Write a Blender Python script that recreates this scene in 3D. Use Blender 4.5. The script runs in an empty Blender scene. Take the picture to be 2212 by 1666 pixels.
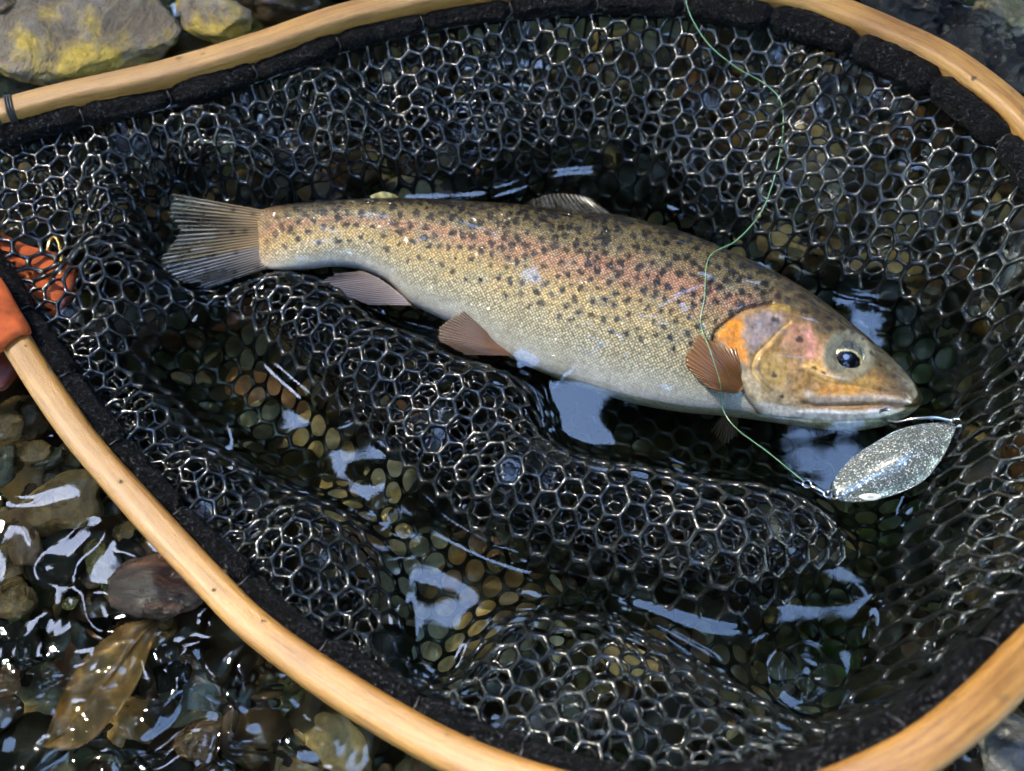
import bpy, bmesh, math, random
import numpy as np
from mathutils import Vector, Matrix

rng = np.random.default_rng(7)
random.seed(7)
CM = 0.01
scene = bpy.context.scene

# ------------------------------------------------------------------ camera, world, sun, exposure
TILT = math.radians(28.0)
HFOV = math.radians(50.0)
DIST = 35.4
IW, IH = 2212.0, 1666.0
FPX = IW / 2 / math.tan(HFOV / 2)
CAM = np.array([0.0, -DIST * math.sin(TILT), DIST * math.cos(TILT)])
FWD = np.array([0.0, math.sin(TILT), -math.cos(TILT)])
UPV = np.array([0.0, math.cos(TILT), math.sin(TILT)])
cam_d = bpy.data.cameras.new('camera')
cam_d.sensor_width = 36.0
cam_d.lens = 18.0 / math.tan(HFOV / 2)
cam_d.clip_start = 0.01
cam_d.clip_end = 400.0
cam_d.dof.use_dof = True
cam_d.dof.focus_distance = 0.335
cam_d.dof.aperture_fstop = 12.0
cam = bpy.data.objects.new('camera', cam_d)
cam.location = Vector(CAM * CM)
cam.rotation_euler = (TILT, 0, 0)
scene.collection.objects.link(cam)
scene.camera = cam

SUN_EL, SUN_AZ = math.radians(52), math.radians(300)     # azimuth from +Y clockwise
world = bpy.data.worlds.new('World')
scene.world = world
world.use_nodes = True
wnt = world.node_tree
sky = wnt.nodes.new('ShaderNodeTexSky')
sky.sky_type = 'NISHITA'
sky.sun_disc = False
sky.sun_elevation = SUN_EL
sky.sun_rotation = SUN_AZ
sky.air_density = 1.0
sky.dust_density = 0.4
sky.ozone_density = 2.5
wnt.links.new(sky.outputs[0], wnt.nodes['Background'].inputs['Color'])
wnt.nodes['Background'].inputs['Strength'].default_value = 0.15
sun_d = bpy.data.lights.new('sun', 'SUN')
sun_d.energy = 0.95
sun_d.angle = math.radians(5)
sun_d.color = (1.0, 0.90, 0.74)
sun = bpy.data.objects.new('sun', sun_d)
sd = Vector((math.sin(SUN_AZ) * math.cos(SUN_EL), math.cos(SUN_AZ) * math.cos(SUN_EL), math.sin(SUN_EL)))
sun.rotation_euler = sd.to_track_quat('Z', 'Y').to_euler()
sun.location = sd * 20
scene.collection.objects.link(sun)
scene.view_settings.view_transform = 'Standard'
scene.view_settings.look = 'None'
scene.view_settings.exposure = 5.05
scene.view_settings.gamma = 1.0
scene.view_settings.use_curve_mapping = False
scene.cycles.use_denoising = True
scene.cycles.max_bounces = 12
scene.cycles.transparent_max_bounces = 24
scene.cycles.transmission_bounces = 10
scene.cycles.sample_clamp_indirect = 3.0
scene.cycles.blur_glossy = 0.3

# ------------------------------------------------------------------ pixel <-> world (cm)
def ray(px, py):
    a = (np.asarray(px, float) - IW / 2) / FPX
    b = (np.asarray(py, float) - IH / 2) / FPX
    return FWD + a[..., None] * np.array([1.0, 0, 0]) - b[..., None] * UPV
def P(px, py, z=0.0):
    d = ray(px, py)
    t = (np.asarray(z, float) - CAM[2]) / d[..., 2]
    return CAM + d * t[..., None]
def proj(X):
    v = np.asarray(X, float) - CAM
    dep = v @ FWD
    return IW / 2 + FPX * v[..., 0] / dep, IH / 2 - FPX * (v @ UPV) / dep
PXCM = FPX / DIST

# ------------------------------------------------------------------ numpy helpers
def _hash(ix, iy, iz, seed):
    h = (ix * 374761393 + iy * 668265263 + iz * 2147483647 + seed * 1274126177) & 0xffffffff
    h = ((h ^ (h >> 13)) * 1274126177) & 0xffffffff
    h = ((h ^ (h >> 16)) * 2246822519) & 0xffffffff
    return ((h ^ (h >> 15)) & 0xffffff) / float(0xffffff)
def vnoise(p, seed=0):
    p = np.asarray(p, float)
    if p.shape[-1] == 2:
        p = np.concatenate([p, np.zeros(p.shape[:-1] + (1,))], -1)
    i = np.floor(p).astype(np.int64); f = p - i
    u = f * f * f * (f * (f * 6 - 15) + 10)
    r = 0
    for dx in (0, 1):
        wx = u[..., 0] if dx else 1 - u[..., 0]
        for dy in (0, 1):
            wy = u[..., 1] if dy else 1 - u[..., 1]
            for dz in (0, 1):
                wz = u[..., 2] if dz else 1 - u[..., 2]
                r = r + wx * wy * wz * _hash(i[..., 0] + dx, i[..., 1] + dy, i[..., 2] + dz, seed)
    return r * 2 - 1
def fbm(p, octaves=4, seed=0, gain=0.5):
    p = np.asarray(p, float); a = 1.0; r = 0; n = 0
    for k in range(octaves):
        r = r + a * vnoise(p * 2 ** k + 17.3 * k, seed + k); n += a; a *= gain
    return r / n
def smooth(x, a, b):
    t = np.clip((x - a) / (b - a), 0, 1)
    return t * t * (3 - 2 * t)
def seg_dist(pts, poly, closed=True):
    A = poly; B = np.roll(poly, -1, 0)
    if not closed: A, B = poly[:-1], poly[1:]
    best = np.full(len(pts), 1e9); arg = np.zeros(len(pts), int); tt = np.zeros(len(pts))
    for k in range(len(A)):
        d = B[k] - A[k]; L = (d @ d) + 1e-12
        t = np.clip(((pts - A[k]) @ d) / L, 0, 1)
        q = A[k] + t[:, None] * d
        e = np.hypot(*(pts - q).T)
        m = e < best
        best[m] = e[m]; arg[m] = k; tt[m] = t[m]
    return best, arg, tt
def inside(pts, poly):
    x, y = pts[:, 0], pts[:, 1]; c = np.zeros(len(pts), bool); n = len(poly); j = n - 1
    for i in range(n):
        xi, yi = poly[i]; xj, yj = poly[j]
        if yi != yj:
            c ^= ((yi > y) != (yj > y)) & (x < (xj - xi) * (y - yi) / (yj - yi) + xi)
        j = i
    return c
def catmull(pts, n, closed=False):
    pts = np.asarray(pts, float); m = len(pts)
    if closed:
        ext = np.vstack([pts[-1], pts, pts[0], pts[1]]); segs = m
    else:
        ext = np.vstack([2 * pts[0] - pts[1], pts, 2 * pts[-1] - pts[-2]]); segs = m - 1
    u = np.linspace(0, segs, n * 8, endpoint=not closed)
    k = np.minimum(u.astype(int), segs - 1); f = (u - k)[:, None]
    p0, p1, p2, p3 = ext[k], ext[k + 1], ext[k + 2], ext[k + 3]
    c = 0.5 * (2 * p1 + (p2 - p0) * f + (2 * p0 - 5 * p1 + 4 * p2 - p3) * f ** 2 + (3 * p1 - p0 - 3 * p2 + p3) * f ** 3)
    cc = np.vstack([c, c[:1]]) if closed else c
    s = np.concatenate([[0], np.cumsum(np.linalg.norm(np.diff(cc, axis=0), axis=1))])
    t = np.linspace(0, s[-1], n, endpoint=not closed)
    return np.stack([np.interp(t, s, cc[:, d]) for d in range(pts.shape[1])], 1)

# ------------------------------------------------------------------ object helpers
def mesh_obj(name, V, F, mat, parent=None, smooth_sh=True, col=None, uv=None, link=True):
    me = bpy.data.meshes.new(name)
    V = np.asarray(V, float) * CM
    if isinstance(F, np.ndarray):
        nf, k = F.shape
        me.vertices.add(len(V)); me.vertices.foreach_set('co', V.astype(np.float32).ravel())
        me.loops.add(nf * k); me.loops.foreach_set('vertex_index', F.astype(np.int32).ravel())
        me.polygons.add(nf); me.polygons.foreach_set('loop_start', np.arange(0, nf * k, k, dtype=np.int32))
        me.update(calc_edges=True)
    else:
        me.from_pydata([tuple(v) for v in V], [], F)
    me.validate()
    if smooth_sh:
        me.polygons.foreach_set('use_smooth', np.ones(len(me.polygons), bool))
    if col is not None:
        a = me.color_attributes.new('col', 'FLOAT_COLOR', 'POINT')
        c = np.ones((len(V), 4), np.float32); c[:, :3] = col
        a.data.foreach_set('color', c.ravel())
    if uv is not None:
        a = me.attributes.new('skin_uv', 'FLOAT_VECTOR', 'POINT')
        c = np.zeros((len(V), 3), np.float32); c[:, :uv.shape[1]] = uv
        a.data.foreach_set('vector', c.ravel())
    if mat: me.materials.append(mat)
    o = bpy.data.objects.new(name, me)
    scene.collection.objects.link(o)
    if parent: o.parent = parent
    return o
def grid_faces(nu, nv, wrap_u=False, wrap_v=False, off=0):
    iu = np.arange(nu if wrap_u else nu - 1); iv = np.arange(nv if wrap_v else nv - 1)
    a, b = np.meshgrid(iu, iv, indexing='ij')
    a1 = (a + 1) % nu; b1 = (b + 1) % nv
    return np.stack([a * nv + b, a1 * nv + b, a1 * nv + b1, a * nv + b1], -1).reshape(-1, 4) + off
def tag(o, label, cat, group=None):
    o['label'] = label; o['category'] = cat
    if group: o['group'] = group
    return o
def empty(name, loc_cm, label, cat, group=None):
    o = bpy.data.objects.new(name, None); o.empty_display_size = 0.01
    scene.collection.objects.link(o)
    return tag(o, label, cat, group)
def frame_along(C, closed, upref=(0, 0, 1)):
    if closed: T = np.roll(C, -1, 0) - np.roll(C, 1, 0)
    else: T = np.gradient(C, axis=0)
    T = T / np.linalg.norm(T, axis=1)[:, None]
    S = np.cross(T, np.array(upref, float)); S /= np.linalg.norm(S, axis=1)[:, None] + 1e-9
    U = np.cross(S, T)
    return T, S, U
def tube(C, rad, nseg=8, closed=False):
    C = np.asarray(C, float); n = len(C)
    T, S, U = frame_along(C, closed, (0.123, 0.05, 1))
    rad = np.broadcast_to(np.asarray(rad, float), (n,))
    a = np.linspace(0, 2 * math.pi, nseg, endpoint=False)
    V = C[:, None] + rad[:, None, None] * (np.cos(a)[None, :, None] * S[:, None] + np.sin(a)[None, :, None] * U[:, None])
    V = V.reshape(-1, 3)
    F = grid_faces(n, nseg, closed, True)
    if not closed:
        V = np.vstack([V, C[:1], C[-1:]])
        i = np.arange(nseg); j = (i + 1) % nseg
        c0 = np.stack([np.full(nseg, n * nseg), j, i, i], 1)
        c1 = np.stack([np.full(nseg, n * nseg + 1), (n - 1) * nseg + i, (n - 1) * nseg + j, (n - 1) * nseg + j], 1)
        FF = [list(map(int, f)) for f in F] + [list(map(int, f[:3])) for f in c0] + [list(map(int, f[:3])) for f in c1]
        return V, FF
    return V, F

# ------------------------------------------------------------------ materials
def mat_new(name):
    m = bpy.data.materials.new(name); m.use_nodes = True
    nt = m.node_tree; b = nt.nodes['Principled BSDF']
    return m, nt, b
def N(nt, typ, **kw):
    n = nt.nodes.new(typ)
    for k, v in kw.items(): setattr(n, k, v)
    return n
def ramp(nt, stops, fac=None):
    r = N(nt, 'ShaderNodeValToRGB')
    while len(r.color_ramp.elements) > 1: r.color_ramp.elements.remove(r.color_ramp.elements[-1])
    r.color_ramp.elements[0].position = stops[0][0]; r.color_ramp.elements[0].color = (*stops[0][1], 1)
    for p, c in stops[1:]:
        e = r.color_ramp.elements.new(p); e.color = (*c, 1)
    if fac is not None: nt.links.new(fac, r.inputs[0])
    return r
def noise_node(nt, scale, detail=4, rough=0.55, coord='Object', stretch=None, dist=0.0):
    tc = N(nt, 'ShaderNodeTexCoord'); n = N(nt, 'ShaderNodeTexNoise')
    n.inputs['Scale'].default_value = scale; n.inputs['Detail'].default_value = detail
    n.inputs['Roughness'].default_value = rough; n.inputs['Distortion'].default_value = dist
    if stretch:
        mp = N(nt, 'ShaderNodeMapping'); mp.inputs['Scale'].default_value = stretch
        nt.links.new(tc.outputs[coord], mp.inputs[0]); nt.links.new(mp.outputs[0], n.inputs['Vector'])
    else:
        nt.links.new(tc.outputs[coord], n.inputs['Vector'])
    return n
def bump(nt, b, height, strength, dist, prev=None):
    n = N(nt, 'ShaderNodeBump'); n.inputs['Strength'].default_value = strength; n.inputs['Distance'].default_value = dist
    nt.links.new(height, n.inputs['Height'])
    if prev: nt.links.new(prev.outputs[0], n.inputs['Normal'])
    nt.links.new(n.outputs[0], b.inputs['Normal'])
    return n
def attr(nt, name='col'):
    a = N(nt, 'ShaderNodeAttribute'); a.attribute_name = name
    return a
def mixc(nt, fac, a, b, mode='MIX'):
    m = N(nt, 'ShaderNodeMix', data_type='RGBA', blend_type=mode)
    for sock, v in ((m.inputs[0], fac), (m.inputs[6], a), (m.inputs[7], b)):
        if isinstance(v, (int, float)): sock.default_value = v
        elif isinstance(v, tuple): sock.default_value = (*v, 1)
        else: nt.links.new(v, sock)
    return m

def rock_mat(name, stops, scale=60, lichen=None, rough=(0.12, 0.5), layered=False, bumpd=0.0012):
    m, nt, b = mat_new(name)
    n = noise_node(nt, scale, 8, 0.62, dist=0.6, stretch=(0.7, 3.2, 3.0) if layered else None)
    r = ramp(nt, stops, n.outputs[0])
    colr = r.outputs[0]
    n2 = noise_node(nt, scale * 6, 5, 0.7)
    sp = mixc(nt, 0.55, colr, ramp(nt, [(0.3, (0.45, 0.42, 0.4)), (0.7, (1.5, 1.5, 1.5))], n2.outputs[0]).outputs[0], 'MULTIPLY')
    colr = sp.outputs[2]
    if lichen:
        n3 = noise_node(nt, lichen[1], 7, 0.65, dist=0.3)
        rr = ramp(nt, [(lichen[2], (0, 0, 0)), (lichen[2] + 0.1, (1, 1, 1))], n3.outputs[0])
        n4 = noise_node(nt, 300, 4, 0.7)
        lc = ramp(nt, [(0.3, tuple(x * 0.5 for x in lichen[0])), (0.7, lichen[0])], n4.outputs[0])
        colr = mixc(nt, rr.outputs[0], colr, lc.outputs[0]).outputs[2]
    nt.links.new(colr, b.inputs['Base Color'])
    n5 = noise_node(nt, scale * 1.7, 5, 0.6)
    rg = N(nt, 'ShaderNodeMapRange'); rg.inputs[1].default_value = 0.35; rg.inputs[2].default_value = 0.65
    rg.inputs[3].default_value = rough[0]; rg.inputs[4].default_value = rough[1]
    nt.links.new(n5.outputs[0], rg.inputs[0]); nt.links.new(rg.outputs[0], b.inputs['Roughness'])
    b1 = bump(nt, b, n.outputs[0], 0.7, bumpd * 2)
    bump(nt, b, n2.outputs[0], 0.6, bumpd * 0.6, b1)
    return m

M = {}
M['rock_tan'] = rock_mat('wet_tan_rock', [(0.3, (0.03, 0.02, 0.012)), (0.5, (0.12, 0.075, 0.036)), (0.7, (0.25, 0.17, 0.085))])
M['rock_brown'] = rock_mat('wet_brown_rock', [(0.3, (0.02, 0.012, 0.008)), (0.5, (0.075, 0.042, 0.025)), (0.72, (0.20, 0.115, 0.06))])
M['rock_dark'] = rock_mat('wet_dark_rock', [(0.3, (0.004, 0.004, 0.004)), (0.55, (0.016, 0.014, 0.012)), (0.75, (0.05, 0.038, 0.03))], rough=(0.05, 0.2), bumpd=0.006)
M['rock_grey'] = rock_mat('wet_grey_rock', [(0.3, (0.02, 0.021, 0.02)), (0.55, (0.07, 0.07, 0.062)), (0.75, (0.17, 0.165, 0.14))])
M['rock_olive'] = rock_mat('wet_olive_rock', [(0.3, (0.03, 0.028, 0.014)), (0.55, (0.10, 0.09, 0.04)), (0.75, (0.2, 0.17, 0.08))])
M['rock_layer'] = rock_mat('layered_dark_rock', [(0.38, (0.006, 0.004, 0.003)), (0.52, (0.03, 0.014, 0.008)), (0.66, (0.11, 0.05, 0.026))], scale=45, bumpd=0.012, layered=True, rough=(0.07, 0.3))
M['rock_crust'] = rock_mat('black_crusted_rock', [(0.35, (0.003, 0.003, 0.003)), (0.6, (0.012, 0.012, 0.011)), (0.8, (0.045, 0.04, 0.034))], scale=110, rough=(0.08, 0.3), bumpd=0.010)
M['rock_lichen'] = rock_mat('lichen_grey_rock', [(0.3, (0.05, 0.035, 0.02)), (0.46, (0.16, 0.125, 0.08)), (0.6, (0.25, 0.225, 0.20)), (0.75, (0.36, 0.36, 0.36))], scale=34, lichen=((0.60, 0.42, 0.06), 24, 0.455), rough=(0.25, 0.7), bumpd=0.008)

# gravel: colour per pebble
m, nt, b = mat_new('gravel_stone'); M['gravel'] = m
a = attr(nt); n = noise_node(nt, 260, 5, 0.65)
c = mixc(nt, 0.8, a.outputs['Color'], ramp(nt, [(0.3, (0.4, 0.36, 0.33)), (0.7, (1.35, 1.3, 1.25))], n.outputs[0]).outputs[0], 'MULTIPLY')
nt.links.new(c.outputs[2], b.inputs['Base Color']); b.inputs['Roughness'].default_value = 0.35
bump(nt, b, n.outputs[0], 0.5, 0.0006)

# bed
m, nt, b = mat_new('stream_bed_silt'); M['bed'] = m
n = noise_node(nt, 70, 8, 0.65, dist=0.5)
r = ramp(nt, [(0.3, (0.010, 0.014, 0.004)), (0.48, (0.035, 0.038, 0.012)), (0.62, (0.085, 0.068, 0.028)), (0.78, (0.17, 0.125, 0.06))], n.outputs[0])
nt.links.new(r.outputs[0], b.inputs['Base Color']); b.inputs['Roughness'].default_value = 0.5
bump(nt, b, n.outputs[0], 0.8, 0.004)

# wood: grain follows uv along the rim
m, nt, b = mat_new('varnished_ash_wood'); M['wood'] = m
a = attr(nt, 'skin_uv')
mp = N(nt, 'ShaderNodeMapping'); mp.inputs['Scale'].default_value = (0.25, 5.0, 5.0)
nt.links.new(a.outputs['Vector'], mp.inputs[0])
n = N(nt, 'ShaderNodeTexNoise'); n.inputs['Scale'].default_value = 2.2; n.inputs['Detail'].default_value = 6; n.inputs['Roughness'].default_value = 0.6
nt.links.new(mp.outputs[0], n.inputs['Vector'])
mp2 = N(nt, 'ShaderNodeMapping'); mp2.inputs['Scale'].default_value = (3.0, 26.0, 26.0)
nt.links.new(a.outputs['Vector'], mp2.inputs[0])
n2 = N(nt, 'ShaderNodeTexNoise'); n2.inputs['Scale'].default_value = 2.0; n2.inputs['Detail'].default_value = 3
nt.links.new(mp2.outputs[0], n2.inputs['Vector'])
r = ramp(nt, [(0.28, (0.15, 0.064, 0.012)), (0.48, (0.275, 0.135, 0.026)), (0.7, (0.36, 0.192, 0.044))], n.outputs[0])
r2 = ramp(nt, [(0.30, (0.55, 0.48, 0.4)), (0.46, (1, 1, 1)), (0.8, (1.08, 1.08, 1.08))], n2.outputs[0])
c = mixc(nt, 0.6, r.outputs[0], r2.outputs[0], 'MULTIPLY')
n3 = noise_node(nt, 22, 4, 0.6)
c2 = mixc(nt, 0.75, c.outputs[2], ramp(nt, [(0.32, (0.62, 0.52, 0.4)), (0.6, (1.08, 1.08, 1.08))], n3.outputs[0]).outputs[0], 'MULTIPLY')
nt.links.new(c2.outputs[2], b.inputs['Base Color'])
b.inputs['Roughness'].default_value = 0.42
b.inputs['Coat Weight'].default_value = 0.12; b.inputs['Coat Roughness'].default_value = 0.35
n7 = noise_node(nt, 1400, 3, 0.7); bw = bump(nt, b, n2.outputs[0], 0.35, 0.0005); bump(nt, b, n7.outputs[0], 0.35, 0.0003, bw)

# hem fabric
m, nt, b = mat_new('black_wet_fabric'); M['hem'] = m
n = noise_node(nt, 900, 4, 0.75); n2 = noise_node(nt, 260, 4, 0.6)
r = ramp(nt, [(0.4, (0.001, 0.001, 0.0015)), (0.58, (0.003, 0.003, 0.004)), (0.66, (0.10, 0.105, 0.12))], n.outputs[0])  # pale specks in the base colour stand in for wet sparkle
nt.links.new(r.outputs[0], b.inputs['Base Color']); b.inputs['Roughness'].default_value = 0.3; b.inputs['Specular IOR Level'].default_value = 0.12
b1 = bump(nt, b, n.outputs[0], 1.0, 0.002); bump(nt, b, n2.outputs[0], 0.8, 0.002, b1)

# net rubber
m, nt, b = mat_new('black_wet_rubber'); M['rubber'] = m
n = noise_node(nt, 500, 3, 0.6)
nt.links.new(ramp(nt, [(0.35, (0.003, 0.0035, 0.0035)), (0.75, (0.012, 0.014, 0.013))], n.outputs[0]).outputs[0], b.inputs['Base Color'])
b.inputs['Roughness'].default_value = 0.23; b.inputs['Specular IOR Level'].default_value = 0.85
bump(nt, b, n.outputs[0], 0.5, 0.0005)

# water
m, nt, b = mat_new('clear_stream_water'); M['water'] = m
b.inputs['Base Color'].default_value = (0.80, 0.93, 0.70, 1)
b.inputs['Roughness'].default_value = 0.0; b.inputs['IOR'].default_value = 1.333
b.inputs['Transmission Weight'].default_value = 1.0

# thin film (no volume): clear with fresnel glint
m, nt, b = mat_new('thin_water_film'); M['film'] = m
nt.nodes.remove(b)
tr = N(nt, 'ShaderNodeBsdfTransparent'); gl = N(nt, 'ShaderNodeBsdfGlossy'); gl.inputs['Roughness'].default_value = 0.03
fr = N(nt, 'ShaderNodeFresnel'); fr.inputs['IOR'].default_value = 1.45
mx = N(nt, 'ShaderNodeMixShader')
n = noise_node(nt, 420, 3, 0.6)
bp = N(nt, 'ShaderNodeBump'); bp.inputs['Strength'].default_value = 0.6; bp.inputs['Distance'].default_value = 0.0008
nt.links.new(n.outputs[0], bp.inputs['Height']); nt.links.new(bp.outputs[0], gl.inputs['Normal']); nt.links.new(bp.outputs[0], fr.inputs['Normal'])
nt.links.new(fr.outputs[0], mx.inputs[0]); nt.links.new(tr.outputs[0], mx.inputs[1]); nt.links.new(gl.outputs[0], mx.inputs[2])
nt.links.new(mx.outputs[0], nt.nodes['Material Output'].inputs['Surface'])

# fish skin
m, nt, b = mat_new('trout_skin'); M['skin'] = m
a = attr(nt); u = attr(nt, 'skin_uv')
vo = N(nt, 'ShaderNodeTexVoronoi'); vo.inputs['Scale'].default_value = 1.0; vo.inputs['Randomness'].default_value = 0.40
mp = N(nt, 'ShaderNodeMapping'); mp.inputs['Scale'].default_value = (11.5, 11.5, 0.0); mp.inputs['Rotation'].default_value = (0, 0, 0.7)
nt.links.new(u.outputs['Vector'], mp.inputs[0]); nt.links.new(mp.outputs[0], vo.inputs['Vector'])
sep = N(nt, 'ShaderNodeSeparateXYZ'); nt.links.new(u.outputs['Vector'], sep.inputs[0])      # z = scale strength
sc_c = ramp(nt, [(0.0, (2.2, 2.05, 1.7)), (0.3, (1.12, 1.08, 1.0)), (0.58, (0.30, 0.28, 0.26))], vo.outputs['Distance'])
c = mixc(nt, sep.outputs[2], a.outputs['Color'], sc_c.outputs[0], 'MULTIPLY')
n = noise_node(nt, 700, 3, 0.6)
c2 = mixc(nt, 0.5, c.outputs[2], ramp(nt, [(0.3, (0.65, 0.65, 0.65)), (0.7, (1.3, 1.3, 1.3))], n.outputs[0]).outputs[0], 'MULTIPLY')
nt.links.new(c2.outputs[2], b.inputs['Base Color'])
b.inputs['Metallic'].default_value = 0.1
b.inputs['Roughness'].default_value = 0.4; b.inputs['Specular IOR Level'].default_value = 0.25
b.inputs['Coat Weight'].default_value = 0.8; b.inputs['Coat Roughness'].default_value = 0.04; b.inputs['Coat IOR'].default_value = 1.33
inv = N(nt, 'ShaderNodeMath', operation='MULTIPLY'); nt.links.new(vo.outputs['Distance'], inv.inputs[0]); nt.links.new(sep.outputs[2], inv.inputs[1])
bn = N(nt, 'ShaderNodeBump', invert=True); bn.inputs['Strength'].default_value = 0.55; bn.inputs['Distance'].default_value = 0.0006
nt.links.new(inv.outputs[0], bn.inputs['Height'])
nt.links.new(bn.outputs[0], b.inputs['Normal'])
mp3 = N(nt, 'ShaderNodeMapping'); mp3.inputs['Scale'].default_value = (0.75, 2.6, 0.0)
nt.links.new(u.outputs['Vector'], mp3.inputs[0])
n6 = N(nt, 'ShaderNodeTexNoise'); n6.inputs['Scale'].default_value = 1.0; n6.inputs['Detail'].default_value = 3; n6.inputs['Roughness'].default_value = 0.6; n6.inputs['Distortion'].default_value = 0.8
nt.links.new(mp3.outputs[0], n6.inputs['Vector'])
cb = N(nt, 'ShaderNodeBump'); cb.inputs['Strength'].default_value = 0.9; cb.inputs['Distance'].default_value = 0.004
nt.links.new(n6.outputs[0], cb.inputs['Height']); nt.links.new(cb.outputs[0], b.inputs['Coat Normal'])

# fins: slightly translucent, colour per vertex
m, nt, b = mat_new('trout_fin'); M['fin'] = m
a = attr(nt); nt.links.new(a.outputs['Color'], b.inputs['Base Color'])
b.inputs['Roughness'].default_value = 0.3; b.inputs['Coat Weight'].default_value = 0.4; b.inputs['Coat Roughness'].default_value = 0.1
nt.links.new(a.outputs['Alpha'], b.inputs['Alpha'])

def simple(name, colr, rough=0.4, metal=0.0, coat=0.0, spec=0.5, nscale=None, var=0.4):
    m, nt, b = mat_new(name)
    if nscale:
        n = noise_node(nt, nscale, 4, 0.6)
        r = ramp(nt, [(0.3, tuple(x * (1 - var) for x in colr)), (0.7, tuple(min(1, x * (1 + var)) for x in colr))], n.outputs[0])
        nt.links.new(r.outputs[0], b.inputs['Base Color']); bump(nt, b, n.outputs[0], 0.3, 0.0004)
    else: b.inputs['Base Color'].default_value = (*colr, 1)
    b.inputs['Roughness'].default_value = rough; b.inputs['Metallic'].default_value = metal
    b.inputs['Coat Weight'].default_value = coat; b.inputs['Specular IOR Level'].default_value = spec
    return m
M['leather'] = simple('orange_leather', (0.36, 0.07, 0.016), 0.75, spec=0.25, nscale=140, var=0.5)
M['leather_dark'] = simple('maroon_leather', (0.13, 0.022, 0.012), 0.5, nscale=200, var=0.4)
M['brass'] = simple('brass', (0.75, 0.52, 0.18), 0.2, 1.0)
M['steel'] = simple('steel_wire', (0.45, 0.46, 0.45), 0.18, 1.0)
M['thread'] = simple('black_thread', (0.01, 0.01, 0.012), 0.5)
M['line'] = simple('green_nylon_line', (0.17, 0.32, 0.18), 0.25, spec=0.7)
M['pupil'] = simple('eye_pupil', (0.003, 0.003, 0.006), 0.05)
M['bark'] = simple('tree_bark', (0.09, 0.065, 0.045), 0.9, nscale=12, var=0.5)
M['leafgreen'] = simple('canopy_leaf', (0.045, 0.085, 0.02), 0.6)
m, nt, b = mat_new('eye_iris'); M['iris'] = m; b.inputs['Coat Weight'].default_value = 1.0; b.inputs['Coat Roughness'].default_value = 0.02
nt.links.new(attr(nt).outputs['Color'], b.inputs['Base Color']); b.inputs['Roughness'].default_value = 0.25; b.inputs['Metallic'].default_value = 0.5
m, nt, b = mat_new('eye_cornea'); M['cornea'] = m
b.inputs['Base Color'].default_value = (1, 1, 1, 1); b.inputs['Roughness'].default_value = 0.0; b.inputs['IOR'].default_value = 1.2; b.inputs['Transmission Weight'].default_value = 1.0

# glitter spoon
m, nt, b = mat_new('silver_glitter'); M['glitter'] = m
tc = N(nt, 'ShaderNodeTexCoord'); vo = N(nt, 'ShaderNodeTexVoronoi'); vo.inputs['Scale'].default_value = 2600
nt.links.new(tc.outputs['Object'], vo.inputs['Vector'])
sv = N(nt, 'ShaderNodeSeparateColor'); nt.links.new(vo.outputs['Color'], sv.inputs[0])
r = ramp(nt, [(0.0, (0.07, 0.08, 0.072)), (0.55, (0.15, 0.17, 0.155)), (0.85, (0.27, 0.30, 0.27)), (0.96, (0.85, 0.9, 0.85))], sv.outputs[0])
nt.links.new(r.outputs[0], b.inputs['Base Color']); b.inputs['Metallic'].default_value = 0.45; b.inputs['Roughness'].default_value = 0.33
b.inputs['Coat Weight'].default_value = 0.6; b.inputs['Coat Roughness'].default_value = 0.06
nm = N(nt, 'ShaderNodeBump'); nm.inputs['Strength'].default_value = 0.6; nm.inputs['Distance'].default_value = 0.0003
nt.links.new(sv.outputs[1], nm.inputs['Height']); nt.links.new(nm.outputs[0], b.inputs['Normal'])

# sunken leaf
m, nt, b = mat_new('brown_sunken_leaf'); M['leaf'] = m
a = attr(nt); n = noise_node(nt, 220, 6, 0.7)
c = mixc(nt, 0.9, a.outputs['Color'], ramp(nt, [(0.3, (0.5, 0.48, 0.42)), (0.7, (1.4, 1.35, 1.2))], n.outputs[0]).outputs[0], 'MULTIPLY')
nt.links.new(c.outputs[2], b.inputs['Base Color']); b.inputs['Roughness'].default_value = 0.4; bump(nt, b, n.outputs[0], 0.5, 0.0006)

# ------------------------------------------------------------------ layout curves
RIM_PX = [(-20, 262, 2.2), (120, 220, 2.4), (350, 170, 2.7), (560, 108, 3.0), (737, 47, 3.2), (937, 2, 3.4), (1130, -24, 3.6), (1330, -34, 3.8), (1530, -22, 3.9),
          (1741, 12, 4.0), (1941, 90, 4.2), (2075, 162, 4.4), (2208, 272, 4.6), (2330, 430, 4.9), (2420, 640, 5.2), (2455, 860, 5.5), (2420, 1090, 5.8), (2320, 1300, 6.1), (2205, 1430, 6.3),
          (2080, 1553, 6.4), (1930, 1655, 6.2), (1700, 1745, 5.7), (1450, 1765, 5.0), (1240, 1722, 4.3), (1080, 1672, 3.7), (930, 1604, 3.2), (737, 1490, 2.7), (560, 1362, 2.4), (450, 1253, 2.2), (317, 1110, 2.0),
          (190, 965, 1.9), (107, 850, 1.8), (34, 735, 1.7), (-40, 610, 1.7), (-150, 500, 1.7), (-190, 400, 1.8), (-130, 310, 2.0)]
rp = np.array(RIM_PX, float)
RIM3 = catmull(P(rp[:, 0], rp[:, 1], rp[:, 2]), 360, closed=True)
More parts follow.
